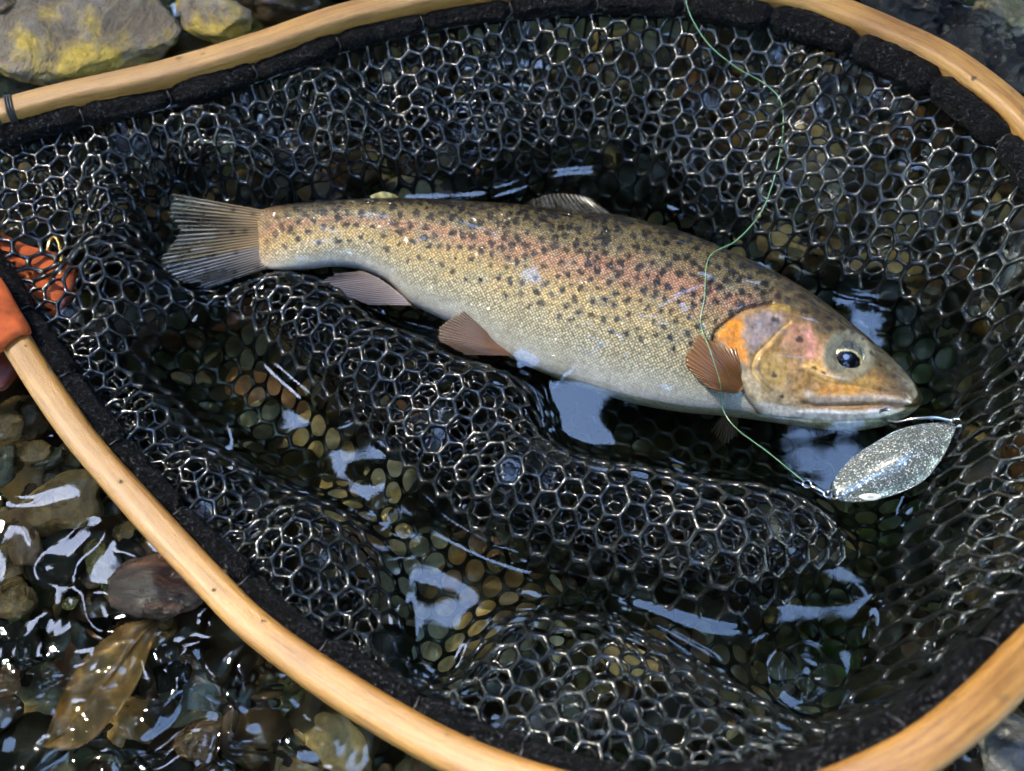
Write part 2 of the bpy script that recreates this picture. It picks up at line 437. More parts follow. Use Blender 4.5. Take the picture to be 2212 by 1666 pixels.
POOL_PX = [(700, 420), (900, 412), (1060, 405), (1200, 362), (1370, 362), (1450, 430), (1560, 500), (1680, 540), (1790, 592), (1830, 615), (1920, 635), (2010, 650), (2020, 690),
           (2080, 760), (2105, 840), (2062, 880), (2066, 960), (2040, 1000), (1990, 1090), (1950, 1200), (1910, 1330), (1880, 1450), (1850, 1560), (1760, 1590), (1690, 1560), (1650, 1530),
           (1500, 1430), (1350, 1345), (1200, 1325), (1080, 1330), (1020, 1390), (1000, 1450), (950, 1500), (900, 1490), (870, 1430), (850, 1260), (790, 1130), (570, 1030), (420, 900), (320, 790),
           (330, 720), (400, 690), (470, 672), (520, 690), (600, 780), (750, 910), (880, 1040), (1000, 1140), (1190, 1215), (1400, 1290), (1590, 1340), (1700, 1290), (1850, 1185), (1830, 1150),
           (1700, 1070), (1500, 1040), (1400, 1012), (1280, 1000), (1180, 950), (1165, 860), (1100, 810), (1000, 785), (940, 745), (830, 705), (780, 660), (700, 605), (640, 590), (600, 540), (610, 470)]
pp = np.array(POOL_PX, float)
POOL = catmull(P(pp[:, 0], pp[:, 1], 0.0)[:, :2], 260, closed=True)
# hem centre: inside and a little below the rim
T_, S_, U_ = frame_along(RIM3, True)
cen = RIM3.mean(0)
if ((cen - RIM3) * S_).sum(1).mean() < 0: S_ = -S_
HEM3 = RIM3 + S_ * 0.62 - np.array([0, 0, 0.28])
NETRIM3 = RIM3 + S_ * 0.92 - np.array([0, 0, 0.55])
RIMXY = NETRIM3[:, :2]

# net height field on a grid
GX = np.arange(-24, 25, 0.2); GY = np.arange(-18, 19, 0.2)
gx, gy = np.meshgrid(GX, GY, indexing='ij'); gp = np.stack([gx.ravel(), gy.ravel()], 1)
dpool, _, _ = seg_dist(gp, POOL); inpool = inside(gp, POOL)
drim, ar, tr_ = seg_dist(gp, RIMXY)
inrim = inside(gp, RIMXY)
zr = NETRIM3[ar, 2]
w = dpool / (dpool + drim + 1e-6)
arc = ar * (np.linalg.norm(np.diff(RIM3, axis=0), axis=1).mean())
folds = np.sin(arc * 2 * math.pi / 3.4 + 2.5 * vnoise(gp * 0.25, 3) + dpool * 0.5) * 0.8 + vnoise(gp * 0.45, 9) * 0.7
zdry = zr * w ** 0.9 + 1.7 * (1 - np.exp(-dpool / 0.45)) * (1 - w) + folds * 4 * w * (1 - w)
RIDGES = [([(250, 270), (240, 400), (200, 560), (260, 700)], 1.2, 0.5), ([(540, 160), (700, 250), (860, 330), (1000, 390)], 1.1, 0.6), ([(1530, 90), (1500, 200), (1450, 330), (1540, 450)], 1.1, 0.7),
          ([(1990, 280), (2005, 420), (2040, 560), (2010, 640)], 0.9, 0.4), ([(90, 370), (150, 480), (130, 600)], 1.0, 0.4), ([(2110, 480), (2090, 720)], 0.8, 0.5), ([(900, 60), (1000, 200), (1200, 330)], 0.8, 0.6),
          ([(1250, 60), (1330, 180), (1320, 330)], 0.7, 0.5), ([(1750, 120), (1730, 300), (1800, 480)], 0.7, 0.6), ([(380, 240), (520, 330), (640, 410)], 0.9, 0.5), ([(2150, 900), (2080, 1150), (2000, 1400)], 0.9, 0.6)]
for pl_, am_, wd_ in RIDGES:
    a_ = np.array(pl_, float); l_ = catmull(P(a_[:, 0], a_[:, 1], 1.5)[:, :2], 30)
    d_, _, _ = seg_dist(gp, l_, False); zdry = zdry + am_ * np.exp(-(d_ / wd_) ** 2) * np.minimum(1, drim / 1.2) - 0.4 * am_ * np.exp(-((d_ - 1.6 * wd_) / wd_) ** 2) * np.minimum(1, drim / 1.2)
zwet = -2.8 * (1 - np.exp(-dpool / 0.7)) + 0.25 * vnoise(gp * 0.6, 5) * np.minimum(1, dpool)
Hn = np.where(inpool, zwet, zdry).reshape(gx.shape)
DP = np.where(inpool, dpool, -dpool).reshape(gx.shape)
DRIM = np.where(inrim, drim, -drim).reshape(gx.shape)
def samp(G, xy):
    fx = np.clip((xy[..., 0] - GX[0]) / 0.2, 0, len(GX) - 1.001); fy = np.clip((xy[..., 1] - GY[0]) / 0.2, 0, len(GY) - 1.001)
    i = fx.astype(int); j = fy.astype(int); u = fx - i; v = fy - j
    return G[i, j] * (1 - u) * (1 - v) + G[i + 1, j] * u * (1 - v) + G[i, j + 1] * (1 - u) * v + G[i + 1, j + 1] * u * v

# ------------------------------------------------------------------ ground and water
def stretch_axis(n_in, half, n_out, far):
    a = np.linspace(-half, half, n_in)
    g = half + (far - half) * (np.linspace(0, 1, n_out + 1)[1:] ** 3)
    return np.concatenate([-g[::-1], a, g])
def bed_z(xy):
    r = np.hypot(xy[..., 0], xy[..., 1] * 1.1)
    z = -3.6 + 0.5 * fbm(xy * 0.22, 3, 21)
    hx, hy = P(np.array([1720.0]), np.array([900.0]), 0)[0][:2]
    z = z - 2.0 * np.exp(-((xy[..., 0] - hx) ** 2 + (xy[..., 1] - hy) ** 2) / 30.0) - 1.5 * smooth(xy[..., 1], 4.5, 7) * smooth(-xy[..., 1], -15, -12)
    # banks: away from the pool the ground climbs out of the water
    z = z + 5.0 * smooth(xy[..., 1], 15, 26) * (1 + 0.2 * vnoise(xy * 0.1, 4)) + 60 * smooth(np.abs(xy[..., 1]), 120, 900) + 3.0 * fbm(xy * 0.01, 2, 6) * smooth(r, 40, 200)
    return z
bx = stretch_axis(260, 30, 60, 6000); by = stretch_axis(220, 24, 60, 6000)
X, Y = np.meshgrid(bx, by, indexing='ij'); XY = np.stack([X, Y], -1)
Z = bed_z(XY) + 0.22 * fbm(XY * 0.9, 3, 8) * (np.hypot(X, Y) < 60)
bed = mesh_obj('stream_bed', np.stack([X, Y, Z], -1).reshape(-1, 3), grid_faces(len(bx), len(by)), M['bed'])
bed['kind'] = 'structure'

wx = stretch_axis(460, 26, 40, 6000); wy = stretch_axis(370, 20, 40, 110)
X, Y = np.meshgrid(wx, wy, indexing='ij'); XY = np.stack([X, Y], -1)
dp = samp(DP, XY); dr = samp(DRIM, XY)
out = smooth(-dr, 0.0, 2.0)
calm = 0.045 * vnoise(XY * np.array([0.26, 0.40]) + 3, 31) + 0.022 * vnoise(XY * np.array([0.5, 0.8]) + 1, 36)
wrp = XY + 0.5 * np.stack([vnoise(XY * 0.8, 41), vnoise(XY * 0.8, 42)], -1)
ridged = lambda q, s: (1 - np.abs(vnoise(q, s))) ** 2
rough_ = 0.16 * ridged(wrp * np.array([0.75, 0.95]), 33) + 0.09 * vnoise(wrp * 1.4, 34) + 0.012 * vnoise(wrp * 3.0, 35)
px_, py_ = proj(np.stack([X, Y, 0 * X], -1))
low = smooth(py_, 1250, 1500)
men = 0.085 * np.exp(-(dp / 0.34) ** 2) * smooth(vnoise(XY * 0.5, 61), -0.3, 0.35)
W = calm * (1 - out) + out * rough_ * (0.15 + 0.72 * low) + men * (dr > 0.3)
bub = P(np.array([1735.0]), np.array([1465.0]), 0)[0][:2]
rb = np.hypot(X - bub[0], Y - bub[1])
W = W + 0.10 * np.exp(-((rb - 0.62) / 0.25) ** 2) - 0.05 * np.exp(-(rb / 0.4) ** 2)
fade = 1 - smooth(np.hypot(X, Y), 30, 300)
water = mesh_obj('water', np.stack([X, Y, W * fade], -1).reshape(-1, 3), grid_faces(len(wx), len(wy)), M['water'])
water['kind'] = 'structure'

# ------------------------------------------------------------------ stones and gravel
def ico(sub):
    bm = bmesh.new(); bmesh.ops.create_icosphere(bm, subdivisions=sub, radius=1)
    V = np.array([v.co[:] for v in bm.verts]); F = np.array([[v.index for v in f.verts] for f in bm.faces]); bm.free()
    return V, F
ICO2, ICO4, ICO5 = ico(2), ico(4), ico(5)
def stone_verts(V, size, seed, angular=0.5, rough=0.22):
    q = V.copy()
    # cut a few flat facets
    r2 = np.random.default_rng(seed)
    for k in range(int(10 * angular)):
        n = r2.normal(size=3); n /= np.linalg.norm(n); d = r2.uniform(0.62, 0.92)
        e = q @ n
        q = q - np.maximum(e - d, 0)[:, None] * n * 0.85
    q = q * (1 + rough * fbm(V * 1.6 + seed * 3.1, 4, seed))[:, None]
    q = q + 0.025 * fbm(V * 9 + seed, 3, seed + 5)[:, None] * V
    if rough > 0.35: q = q + 0.16 * ((1 - np.abs(fbm(V * 5 + seed, 3, seed + 9))) ** 3 - 0.5)[:, None] * V + 0.06 * fbm(V * 16, 2, seed)[:, None] * V
    return q * np.array(size)
def rotm(rx, ry, rz): return np.array(Matrix.Rotation(rz, 3, 'Z') @ Matrix.Rotation(ry, 3, 'Y') @ Matrix.Rotation(rx, 3, 'X'))
def stone(px, py, z, rx, ry, rot, mat, label, hgt=0.6, angular=0.5, seed=1, group=None, rough=0.22, name='stone', IC=ICO5):
    c = P(np.array([float(px)]), np.array([float(py)]), z)[0]
    s = FPX / np.dot(c - CAM, FWD)
    V = stone_verts(IC[0], (rx / s, ry / s, hgt * min(rx, ry) / s), seed, angular, rough) @ rotm(0.12 * math.sin(seed), 0.12 * math.cos(seed * 2), -math.radians(rot)).T
    o = mesh_obj(name, V, IC[1], M[mat]); o.location = Vector(c * CM)
    return tag(o, label, 'stone', group)
stone(165, 75, 0.6, 215, 150, -6, 'rock_lichen', 'large flat grey rock with yellow lichen patches beside wooden rim', 0.45, 0.6, 3, name='rock')
stone(462, 30, 0.3, 100, 66, 35, 'rock_lichen', 'smaller grey and yellow stone next to the lichen rock', 0.7, 0.5, 11)
stone(2, 12, 1.8, 36, 32, 0, 'rock_tan', 'small orange brown stone lying on the lichen rock', 0.8, 0.2, 12)
stone(610, 22, -0.8, 80, 60, 0, 'rock_brown', 'dark reddish brown stone behind the wooden rim', 0.8, 0.6, 13)
stone(40, 205, -0.6, 80, 50, 10, 'rock_grey', 'dark grey wet stone under the upper rim end', 0.7, 0.5, 14)
stone(400, 130, -1.6, 70, 60, 0, 'rock_tan', 'tan stone wedged below the rim near lichen rock', 0.7, 0.5, 15)
stone(760, -20, -1.4, 90, 60, 0, 'rock_dark', 'blackish stone in the gap behind the upper rim', 0.7, 0.5, 16)
stone(1960, 5, -0.2, 140, 85, 25, 'rock_crust', 'black wet rock with glinting crust outside the rim', 0.8, 0.8, 17, rough=0.4)
stone(2130, 150, -0.6, 160, 130, 35, 'rock_crust', 'big black craggy rock beside the curved wooden rim', 0.7, 0.8, 18, rough=0.4)
stone(2185, 28, 0.2, 85, 52, 5, 'rock_olive', 'olive grey stone on top of the black rocks', 0.7, 0.4, 19)
stone(2165, 118, 0.0, 62, 36, 15, 'rock_brown', 'reddish brown stone set into the black rocks', 0.6, 0.5, 20)
stone(14, 925, -0.6, 50, 40, 20, 'rock_tan', 'shiny yellowish stone below the maroon leather flap', 0.7, 0.6, 21)
stone(72, 915, -1.2, 52, 50, 60, 'rock_brown', 'rusty brown stone between yellowish stone and rim', 0.7, 0.6, 22)
stone(18, 1015, -0.8, 30, 52, 0, 'rock_grey', 'smooth blue grey wet pebble by the yellowish stone', 0.7, 0.1, 23, rough=0.1)
stone(82, 985, -1.0, 40, 28, 10, 'rock_tan', 'small pale tan stone above the slanted slab', 0.7, 0.4, 24)
stone(118, 1000, -1.2, 34, 24, -40, 'rock_grey', 'small dark grey pebble above the slanted slab', 0.7, 0.3, 25)
stone(152, 1088, -0.9, 112, 68, -32, 'rock_tan', 'slanted tan slab with wet sheen beside lower rim', 0.5, 0.7, 26)
stone(58, 1170, -0.9, 48, 78, -25, 'rock_brown', 'orange brown glossy stone left by the slanted slab'.replace(' left', ''), 0.6, 0.5, 27)
stone(135, 1215, -1.4, 62, 66, 30, 'rock_dark', 'dark angular stone between orange brown and layered stones', 0.6, 0.7, 28)
stone(222, 1225, -1.5, 30, 56, -25, 'rock_olive', 'long olive pebble next to the layered block', 0.6, 0.4, 29)
stone(340, 1272, 0.1, 112, 76, 4, 'rock_layer', 'blocky dark brown layered stone under the lower rim', 0.75, 0.9, 30, rough=0.24, name='rock')
stone(40, 1305, -1.6, 58, 42, 10, 'rock_tan', 'sunken tan stone above the brown leaf', 0.5, 0.4, 31)
stone(52, 1405, -0.7, 58, 62, 20, 'rock_dark', 'dark shiny stone breaking the water beside the leaf', 0.6, 0.5, 32)
stone(18, 1475, -0.6, 40, 34, 0, 'rock_brown', 'low brown stone at the water line by the leaf', 0.6, 0.5, 33)
stone(445, 1610, -2.0, 66, 46, -50, 'rock_brown', 'sunken brown stone below rippling water', 0.6, 0.5, 34)
stone(330, 1668, -1.6, 90, 40, 5, 'rock_dark', 'black sunken stone past the leaf tip', 0.6, 0.5, 35)
stone(2195, 1630, 0.5, 95, 80, 20, 'rock_grey', 'pale grey wet rock outside the thick end of rim', 0.7, 0.6, 36)
stone(2110, 1690, -0.2, 60, 50, 0, 'rock_dark', 'dark wet stone against the pale grey rock', 0.7, 0.6, 37)
MARKS = [(14, 800, 'the maroon leather flap'), (14, 925, 'the shiny yellowish stone'), (18, 1015, 'the smooth blue grey pebble'), (152, 1088, 'the slanted tan slab'), (58, 1170, 'the orange brown glossy stone'),
         (340, 1272, 'the layered dark block'), (52, 1405, 'the dark shiny stone by the leaf'), (220, 1480, 'the sunken brown leaf'), (222, 1225, 'the long olive pebble'), (40, 1305, 'the sunken tan stone')]
def plabel(px, py, r, mt):
    cn = {'rock_tan': 'tan', 'rock_olive': 'olive', 'rock_brown': 'brown', 'rock_dark': 'blackish', 'rock_grey': 'grey'}[mt]
    sz = 'tiny' if r < 17 else 'small' if r < 24 else 'chunky'
    return '%s %s wet pebble near %s' % (sz, cn, min(MARKS, key=lambda m: (m[0] - px) ** 2 + (m[1] - py) ** 2)[2])
# a scatter of pebbles in the shallow margin
k = 0
for t in range(400):
    px, py = rng.uniform(-20, 480), rng.uniform(850, 1500)
    q = P(np.array([px]), np.array([py]), -1.8)[0]
    if samp(DRIM, q[None, :2])[0] > -0.6 or (80 < px < 350 and py > 1330): continue
    r = rng.uniform(12, 30); mt_ = random.choice(['rock_tan', 'rock_tan', 'rock_olive', 'rock_brown', 'rock_dark', 'rock_grey'])
    stone(px, py, rng.uniform(-2.7, -1.7), r * rng.uniform(1, 1.7), r, rng.uniform(0, 180), mt_, plabel(px, py, r, mt_), 0.6, 0.5, 100 + t, group='pebbles in the shallow margin', name='pebble', IC=ICO4)
    k += 1
    if k >= 70: break
# gravel mass on the bed
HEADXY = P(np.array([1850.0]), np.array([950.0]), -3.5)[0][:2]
PAL = np.array([(0.30, 0.20, 0.095), (0.24, 0.15, 0.065), (0.15, 0.09, 0.045), (0.08, 0.05, 0.03), (0.19, 0.17, 0.12), (0.10, 0.095, 0.075), (0.36, 0.27, 0.15), (0.04, 0.03, 0.022), (0.20, 0.085, 0.04)])
ALGAE = [P(np.array([x]), np.array([y]), -3.6)[0][:2].tolist() + [r] for x, y, r in ((2005., 830., 1.1), (1760., 1420., 1.2), (1900., 1120., 1.0))]
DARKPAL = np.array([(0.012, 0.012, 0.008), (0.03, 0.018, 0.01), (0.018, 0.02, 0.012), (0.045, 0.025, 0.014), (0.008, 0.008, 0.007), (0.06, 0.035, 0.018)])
variants = [stone_verts(ICO2[0], (1, 1, 1), t, 0.9, 0.4) for t in range(28)]
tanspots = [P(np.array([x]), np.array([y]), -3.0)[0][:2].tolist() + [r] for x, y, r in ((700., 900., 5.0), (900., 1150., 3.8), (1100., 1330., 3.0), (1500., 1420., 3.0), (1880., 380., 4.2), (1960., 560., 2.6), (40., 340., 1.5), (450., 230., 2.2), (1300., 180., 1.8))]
Vs, Fs, Cs = [], [], []; off = 0
for t in range(6000):
    x, y = rng.uniform(-23, 23), rng.uniform(-14.5, 17)
    r = rng.uniform(0.10, 0.42) if rng.random() < 0.84 else rng.uniform(0.42, 1.25)
    z = bed_z(np.array([[x, y]]))[0]
    v = (variants[t % 28] * np.array([r * rng.uniform(1, 1.6), r, r * 0.6])) @ rotm(rng.uniform(-.6, .6), rng.uniform(-.6, .6), rng.uniform(0, 6.28)).T + np.array([x, y, z + r * 0.15])
    Vs.append(v); Fs.append(ICO2[1] + off); off += len(v)
    pt_ = max(math.exp(-((x - a) ** 2 + (y - b_) ** 2) / c_ ** 2) for a, b_, c_ in tanspots)
    out_net = samp(DRIM, np.array([[x, y]]))[0] < 0
    c_ = PAL[rng.integers(len(PAL))] * (0.9 if out_net else 2.8) if rng.random() < max(pt_ * (1.0 if (samp(DP, np.array([[x, y]]))[0] > -0.4 or y > 4) else 0.1), 0.4 * out_net, 0.06) else DARKPAL[rng.integers(len(DARKPAL))]  # near-black pebbles under the raised folds carry the net's shade in their colour
    if samp(DP, np.array([[x, y]]))[0] > 0: c_ = c_ * 0.72 + 0.28 * np.array([0.07, 0.095, 0.022])
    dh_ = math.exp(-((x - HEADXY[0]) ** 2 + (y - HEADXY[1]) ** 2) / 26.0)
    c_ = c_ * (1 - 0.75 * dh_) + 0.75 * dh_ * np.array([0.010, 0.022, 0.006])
    for ax_, ay_, ar_ in ALGAE:
        da_ = math.exp(-((x - ax_) ** 2 + (y - ay_) ** 2) / ar_ ** 2); c_ = c_ * (1 - da_) + da_ * np.array([0.03, 0.075, 0.008])
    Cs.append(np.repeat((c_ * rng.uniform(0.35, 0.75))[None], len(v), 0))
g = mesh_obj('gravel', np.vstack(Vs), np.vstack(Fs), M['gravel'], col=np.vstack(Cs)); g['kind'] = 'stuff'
tag(g, 'tan and brown gravel covering the stream bed under the net', 'gravel')

# sunken leaf
def leaf(outline_px, rib_px, z0, label):
    out_ = np.array(outline_px, float); rib = catmull(np.array(rib_px, float), 60)
    nu, nv = 60, 41
    # half widths by intersecting the outline along normals of the rib
    up_px, lo_px = out_
def poly_leaf():
    top = catmull(np.array([(98, 1618), (118, 1545), (150, 1475), (205, 1405), (270, 1358), (352, 1338)], float), 70)
    bot = catmull(np.array([(98, 1618), (165, 1612), (215, 1582), (262, 1530), (310, 1455), (352, 1338)], float), 70)
    nv = 41
    v = np.linspace(0, 1, nv)
    px = top[:, None, 0] * (1 - v) + bot[:, None, 0] * v; py = top[:, None, 1] * (1 - v) + bot[:, None, 1] * v
    u = np.linspace(0, 1, 70)[:, None] + 0 * px
    side = np.abs(v - 0.5)[None] * 2 + 0 * px
    serr = np.where(side > 0.97, 5.0 * ((u * 34) % 1.0), 0)
    py = py + np.where(v[None] > 0.5, serr, -serr)
    z = -0.75 + 0.35 * (side - 0.4) ** 2 + 0.35 * np.sin(u * 3.0 + 0.5) + 0.08 * vnoise(np.stack([px / 40, py / 40], -1), 3)
    vein = np.abs(((u + side * 0.16) * 7) % 1.0 - 0.5) * 2
    rib = np.exp(-(side / 0.05) ** 2); vn = np.exp(-((1 - vein) / 0.10) ** 2)
    z = z + 0.05 * rib + 0.025 * vn
    V = P(px, py, z)
    col = np.array([0.20, 0.095, 0.03]) * (0.75 + 0.5 * vnoise(np.stack([px / 30, py / 30], -1), 8)[..., None] * 0.6 + 0.25 * np.maximum(rib, vn * 0.7)[..., None])
    col = col + np.array([0.012, 0.014, 0.0]) * (vnoise(np.stack([px / 60, py / 60], -1), 12)[..., None] + 0.3)
    V2 = V - np.array([0, 0, 0.035])
    n = V.shape[0] * nv
    F = np.vstack([grid_faces(70, nv), grid_faces(70, nv, off=n)[:, ::-1]])
    e = []
    for i in range(69):
        for j in (0, nv - 1):
            a_, b_ = i * nv + j, (i + 1) * nv + j; e.append([a_, b_, b_ + n, a_ + n])
    F = np.vstack([F, np.array(e)])
    o = mesh_obj('leaf', np.vstack([V.reshape(-1, 3), V2.reshape(-1, 3)]), F, M['leaf'], col=np.clip(np.vstack([col.reshape(-1, 3)] * 2), 0.01, 1))
    tag(o, 'brown serrated leaf sunken in shallow water outside the net', 'leaf')
poly_leaf()

# ------------------------------------------------------------------ landing net
net = empty('landing_net', (0, 0, 0), 'wooden framed landing net with black rubber mesh bag around the trout', 'net')
# rim: rounded rectangular section
n = len(RIM3)
zfac = np.interp(RIM3[:, 2], [1.7, 6.4], [1.0, 1.18])
ang = np.linspace(0, 2 * math.pi, 28, endpoint=False)
sq = lambda a, p: np.sign(a) * np.abs(a) ** p
su = sq(np.cos(ang), 0.5) * 0.45; sv_ = sq(np.sin(ang), 0.5) * 0.5
T_, S0, U0 = frame_along(RIM3, True)
if ((cen - RIM3) * S0).sum(1).mean() < 0: S0 = -S0
wob = 1 + 0.025 * vnoise(np.stack([np.arange(n) * 0.11, np.zeros(n)], 1), 4)
V = RIM3[:, None] + (zfac * wob)[:, None, None] * (su[None, :, None] * S0[:, None] + sv_[None, :, None] * np.array([0, 0, 1.0])[None, None])
al = np.arange(n) * np.linalg.norm(np.diff(RIM3, axis=0), axis=1).mean()
uv = np.stack([np.repeat(al[:, None], 28, 1), np.repeat(su[None], n, 0), np.repeat(sv_[None], n, 0)], -1)
mesh_obj('frame', V.reshape(-1, 3), grid_faces(n, 28, True, True), M['wood'], net, uv=uv.reshape(-1, 3))
# hem with pinched ties
SEG = 3.1
HEM = catmull(HEM3[::3], 900, closed=True)
n = len(HEM); al = np.concatenate([[0], np.cumsum(np.linalg.norm(np.diff(HEM, axis=0), axis=1))])
per = al[-1] / round(al[-1] / SEG)
ph = (al / per) % 1.0
pin = 1 - 0.42 * np.exp(-(np.minimum(ph, 1 - ph) / 0.055) ** 2)
ph2 = np.minimum(ph, 1 - ph)
T_, S1, U1 = frame_along(HEM, True)
if ((cen - HEM) * S1).sum(1).mean() < 0: S1 = -S1
ang = np.linspace(0, 2 * math.pi, 36, endpoint=False)
ur = np.exp(-((HEM[:, 0] - 12) / 8) ** 2 - ((HEM[:, 1] - 9) / 8) ** 2)
rr = (0.37 + 0.16 * ur + 0.07 * vnoise(np.stack([al * 0.7, 0 * al], 1), 5))[:, None] * pin[:, None] + 0 * ang[None]
q = np.stack([np.repeat(al[:, None], 36, 1) * 1.0, 3 + 1.5 * np.cos(ang)[None] + 0 * rr, 3 + 1.5 * np.sin(ang)[None] + 0 * rr], -1)
rr = rr * (1 + 0.16 * np.sin(ang * 5 + 1.0)[None] * (pin[:, None] > 0.8) * vnoise(q * np.array([0.4, 1, 1]), 6)) + 0.045 * fbm(q * np.array([3, 2.2, 2.2]), 3, 7) + 0.028 * vnoise(q * np.array([11, 7, 7]), 8)
cx = np.cos(ang); sx = np.sin(ang)
V = HEM[:, None] + rr[..., None] * (1.15 * cx[None, :, None] * S1[:, None] + 1.0 * sx[None, :, None] * np.array([0, 0, 1.0])) + (0.10 * (1 - pin))[:, None, None] * -S1[:, None]
mesh_obj('hem', V.reshape(-1, 3), grid_faces(n, 36, True, True), M['hem'], net)
# tie threads, one loop at each pinch
npin = int(round(al[-1] / per))
for k in range(npin):
    i = int(np.argmin(np.abs(al - (k * per) % al[-1])))
    a_ = np.linspace(0, 2 * math.pi, 22, endpoint=False)
    C = HEM[i] + 0.26 * (1.1 * np.cos(a_)[:, None] * S1[i] + np.sin(a_)[:, None] * np.array([0, 0, 1.0])) + 0.03 * np.sin(3 * a_)[:, None] * T_[i]
    Vt, Ft = tube(C, 0.035, 6, True)
    mesh_obj('tie_thread', Vt, Ft, M['thread'], net)

# mesh bag: relaxed honeycomb
PITCH = 0.86; A_ = PITCH / math.sqrt(3)
c0 = RIMXY.mean(0)
FISH_PX = np.array([(560, 440), (830, 428), (1250, 455), (1520, 520), (1720, 620), (1900, 760), (1995, 860), (1960, 915), (1850, 945), (1650, 920), (1400, 890), (1250, 845), (1100, 790), (1000, 720), (840, 620), (720, 585), (600, 605), (440, 640), (340, 600), (340, 400), (450, 410)], float)
FISHXY = P(FISH_PX[:, 0], FISH_PX[:, 1], -0.2)[:, :2]
TAILXY = P(np.array([340., 580, 620, 600, 440, 340]), np.array([400., 425, 520, 610, 640, 600]), 0.2)[:, :2]
def relax_net(field, KEX, angle, seed, keep=None, pinned=True, its=420, pull=0.2, zcap=None):
    r3 = np.random.default_rng(seed)
    rows = int(80 / (1.5 * A_))
    jj, ii = np.meshgrid(np.arange(-rows // 2, rows // 2), np.arange(-50, 50), indexing='ij')
    cl = np.stack([ii * PITCH + (jj % 2) * PITCH / 2, jj * 1.5 * A_], -1).reshape(-1, 2)
    th = math.radians(angle); Rm = np.array([[math.cos(th), -math.sin(th)], [math.sin(th), math.cos(th)]])
    clr = cl @ Rm.T
    m_ = inside(clr, (RIMXY - c0) * KEX)
    if keep is not None: m_ &= keep(c0 + clr / KEX)
    cl = cl[m_]
    a6 = np.radians(60 * np.arange(6) + 30)
    vx = cl[:, None] + A_ * np.stack([np.cos(a6), np.sin(a6)], -1)[None]
    kk = np.round(vx.reshape(-1, 2) / (A_ * 0.25) + 0.137).astype(np.int64)
    # merge corners that coincide
    flat = vx.reshape(-1, 2); q_ = np.round(flat * 1000).astype(np.int64)
    q_ = np.round(q_ / 8).astype(np.int64); _, first, inv_ = np.unique(q_, axis=0, return_index=True, return_inverse=True)
    nodes = flat[first]; inv_ = inv_.reshape(-1)
    # join near-duplicates left by rounding
    order = np.argsort(nodes[:, 0]); remap = np.arange(len(nodes))
    for a in range(len(order)):
        for b_ in range(a + 1, min(a + 120, len(order))):
            if nodes[order[b_], 0] - nodes[order[a], 0] > 0.03: break
            if abs(nodes[order[b_], 1] - nodes[order[a], 1]) < 0.03: remap[order[b_]] = remap[order[a]]
    cidx = remap[inv_].reshape(-1, 6); used, cidx = np.unique(cidx, return_inverse=True); cidx = cidx.reshape(-1, 6); nodes = nodes[used] @ Rm.T
    E = np.sort(np.stack([cidx, np.roll(cidx, -1, 1)], -1).reshape(-1, 2), 1)
    E, cnt = np.unique(E, axis=0, return_counts=True)
    n_ = len(nodes)
    bnd = np.zeros(n_, bool); bnd[E[cnt == 1].ravel()] = True
    xyz = np.zeros((n_, 3)); xyz[:, :2] = c0 + nodes / KEX
    d_, k_, t_ = seg_dist(xyz[:, :2], RIMXY)
    if not pinned: bnd &= d_ < 0.9
    k_, t_ = k_[bnd], t_[bnd]
    pinpos = NETRIM3[k_] * (1 - t_[:, None]) + np.roll(NETRIM3, -1, 0)[k_] * t_[:, None]
    xyz[:, 2] = samp(field, xyz[:, :2]) + 0.03 * r3.normal(size=n_)
    xyz[bnd] = pinpos
    deg = np.bincount(E.ravel(), minlength=n_).astype(float)
    for it in range(its):
        d = xyz[E[:, 1]] - xyz[E[:, 0]]; L = np.linalg.norm(d, axis=1) + 1e-9
        corr = (d / L[:, None]) * ((L - A_) * np.where(L > A_, 0.5, 0.30))[:, None]
        acc = np.zeros_like(xyz); lap = np.zeros_like(xyz)
        for ax in range(3):
            acc[:, ax] = np.bincount(E[:, 0], corr[:, ax], n_) - np.bincount(E[:, 1], corr[:, ax], n_)
            lap[:, ax] = (np.bincount(E[:, 0], xyz[E[:, 1], ax], n_) + np.bincount(E[:, 1], xyz[E[:, 0], ax], n_)) / deg - xyz[:, ax]
        xyz += 0.4 * acc + 0.20 * lap
        xyz[:, 2] += pull * (samp(field, xyz[:, :2]) - xyz[:, 2])
        infish = inside(xyz[:, :2], FISHXY); intail = inside(xyz[:, :2], TAILXY)
        lim = np.where(intail, -0.35, np.where(infish, -0.7, 99.0))
        if zcap is not None: lim = np.minimum(lim, zcap(xyz[:, :2]))
        xyz[:, 2] = np.clip(xyz[:, 2], -3.2, np.maximum(lim, -3.2))
        xyz[bnd] = pinpos
    for it in range(6):
        lap = np.zeros_like(xyz)
        for ax in range(3): lap[:, ax] = (np.bincount(E[:, 0], xyz[E[:, 1], ax], n_) + np.bincount(E[:, 1], xyz[E[:, 0], ax], n_)) / deg - xyz[:, ax]
        lap[bnd] = 0; xyz += 0.4 * lap
    return xyz, cidx, E
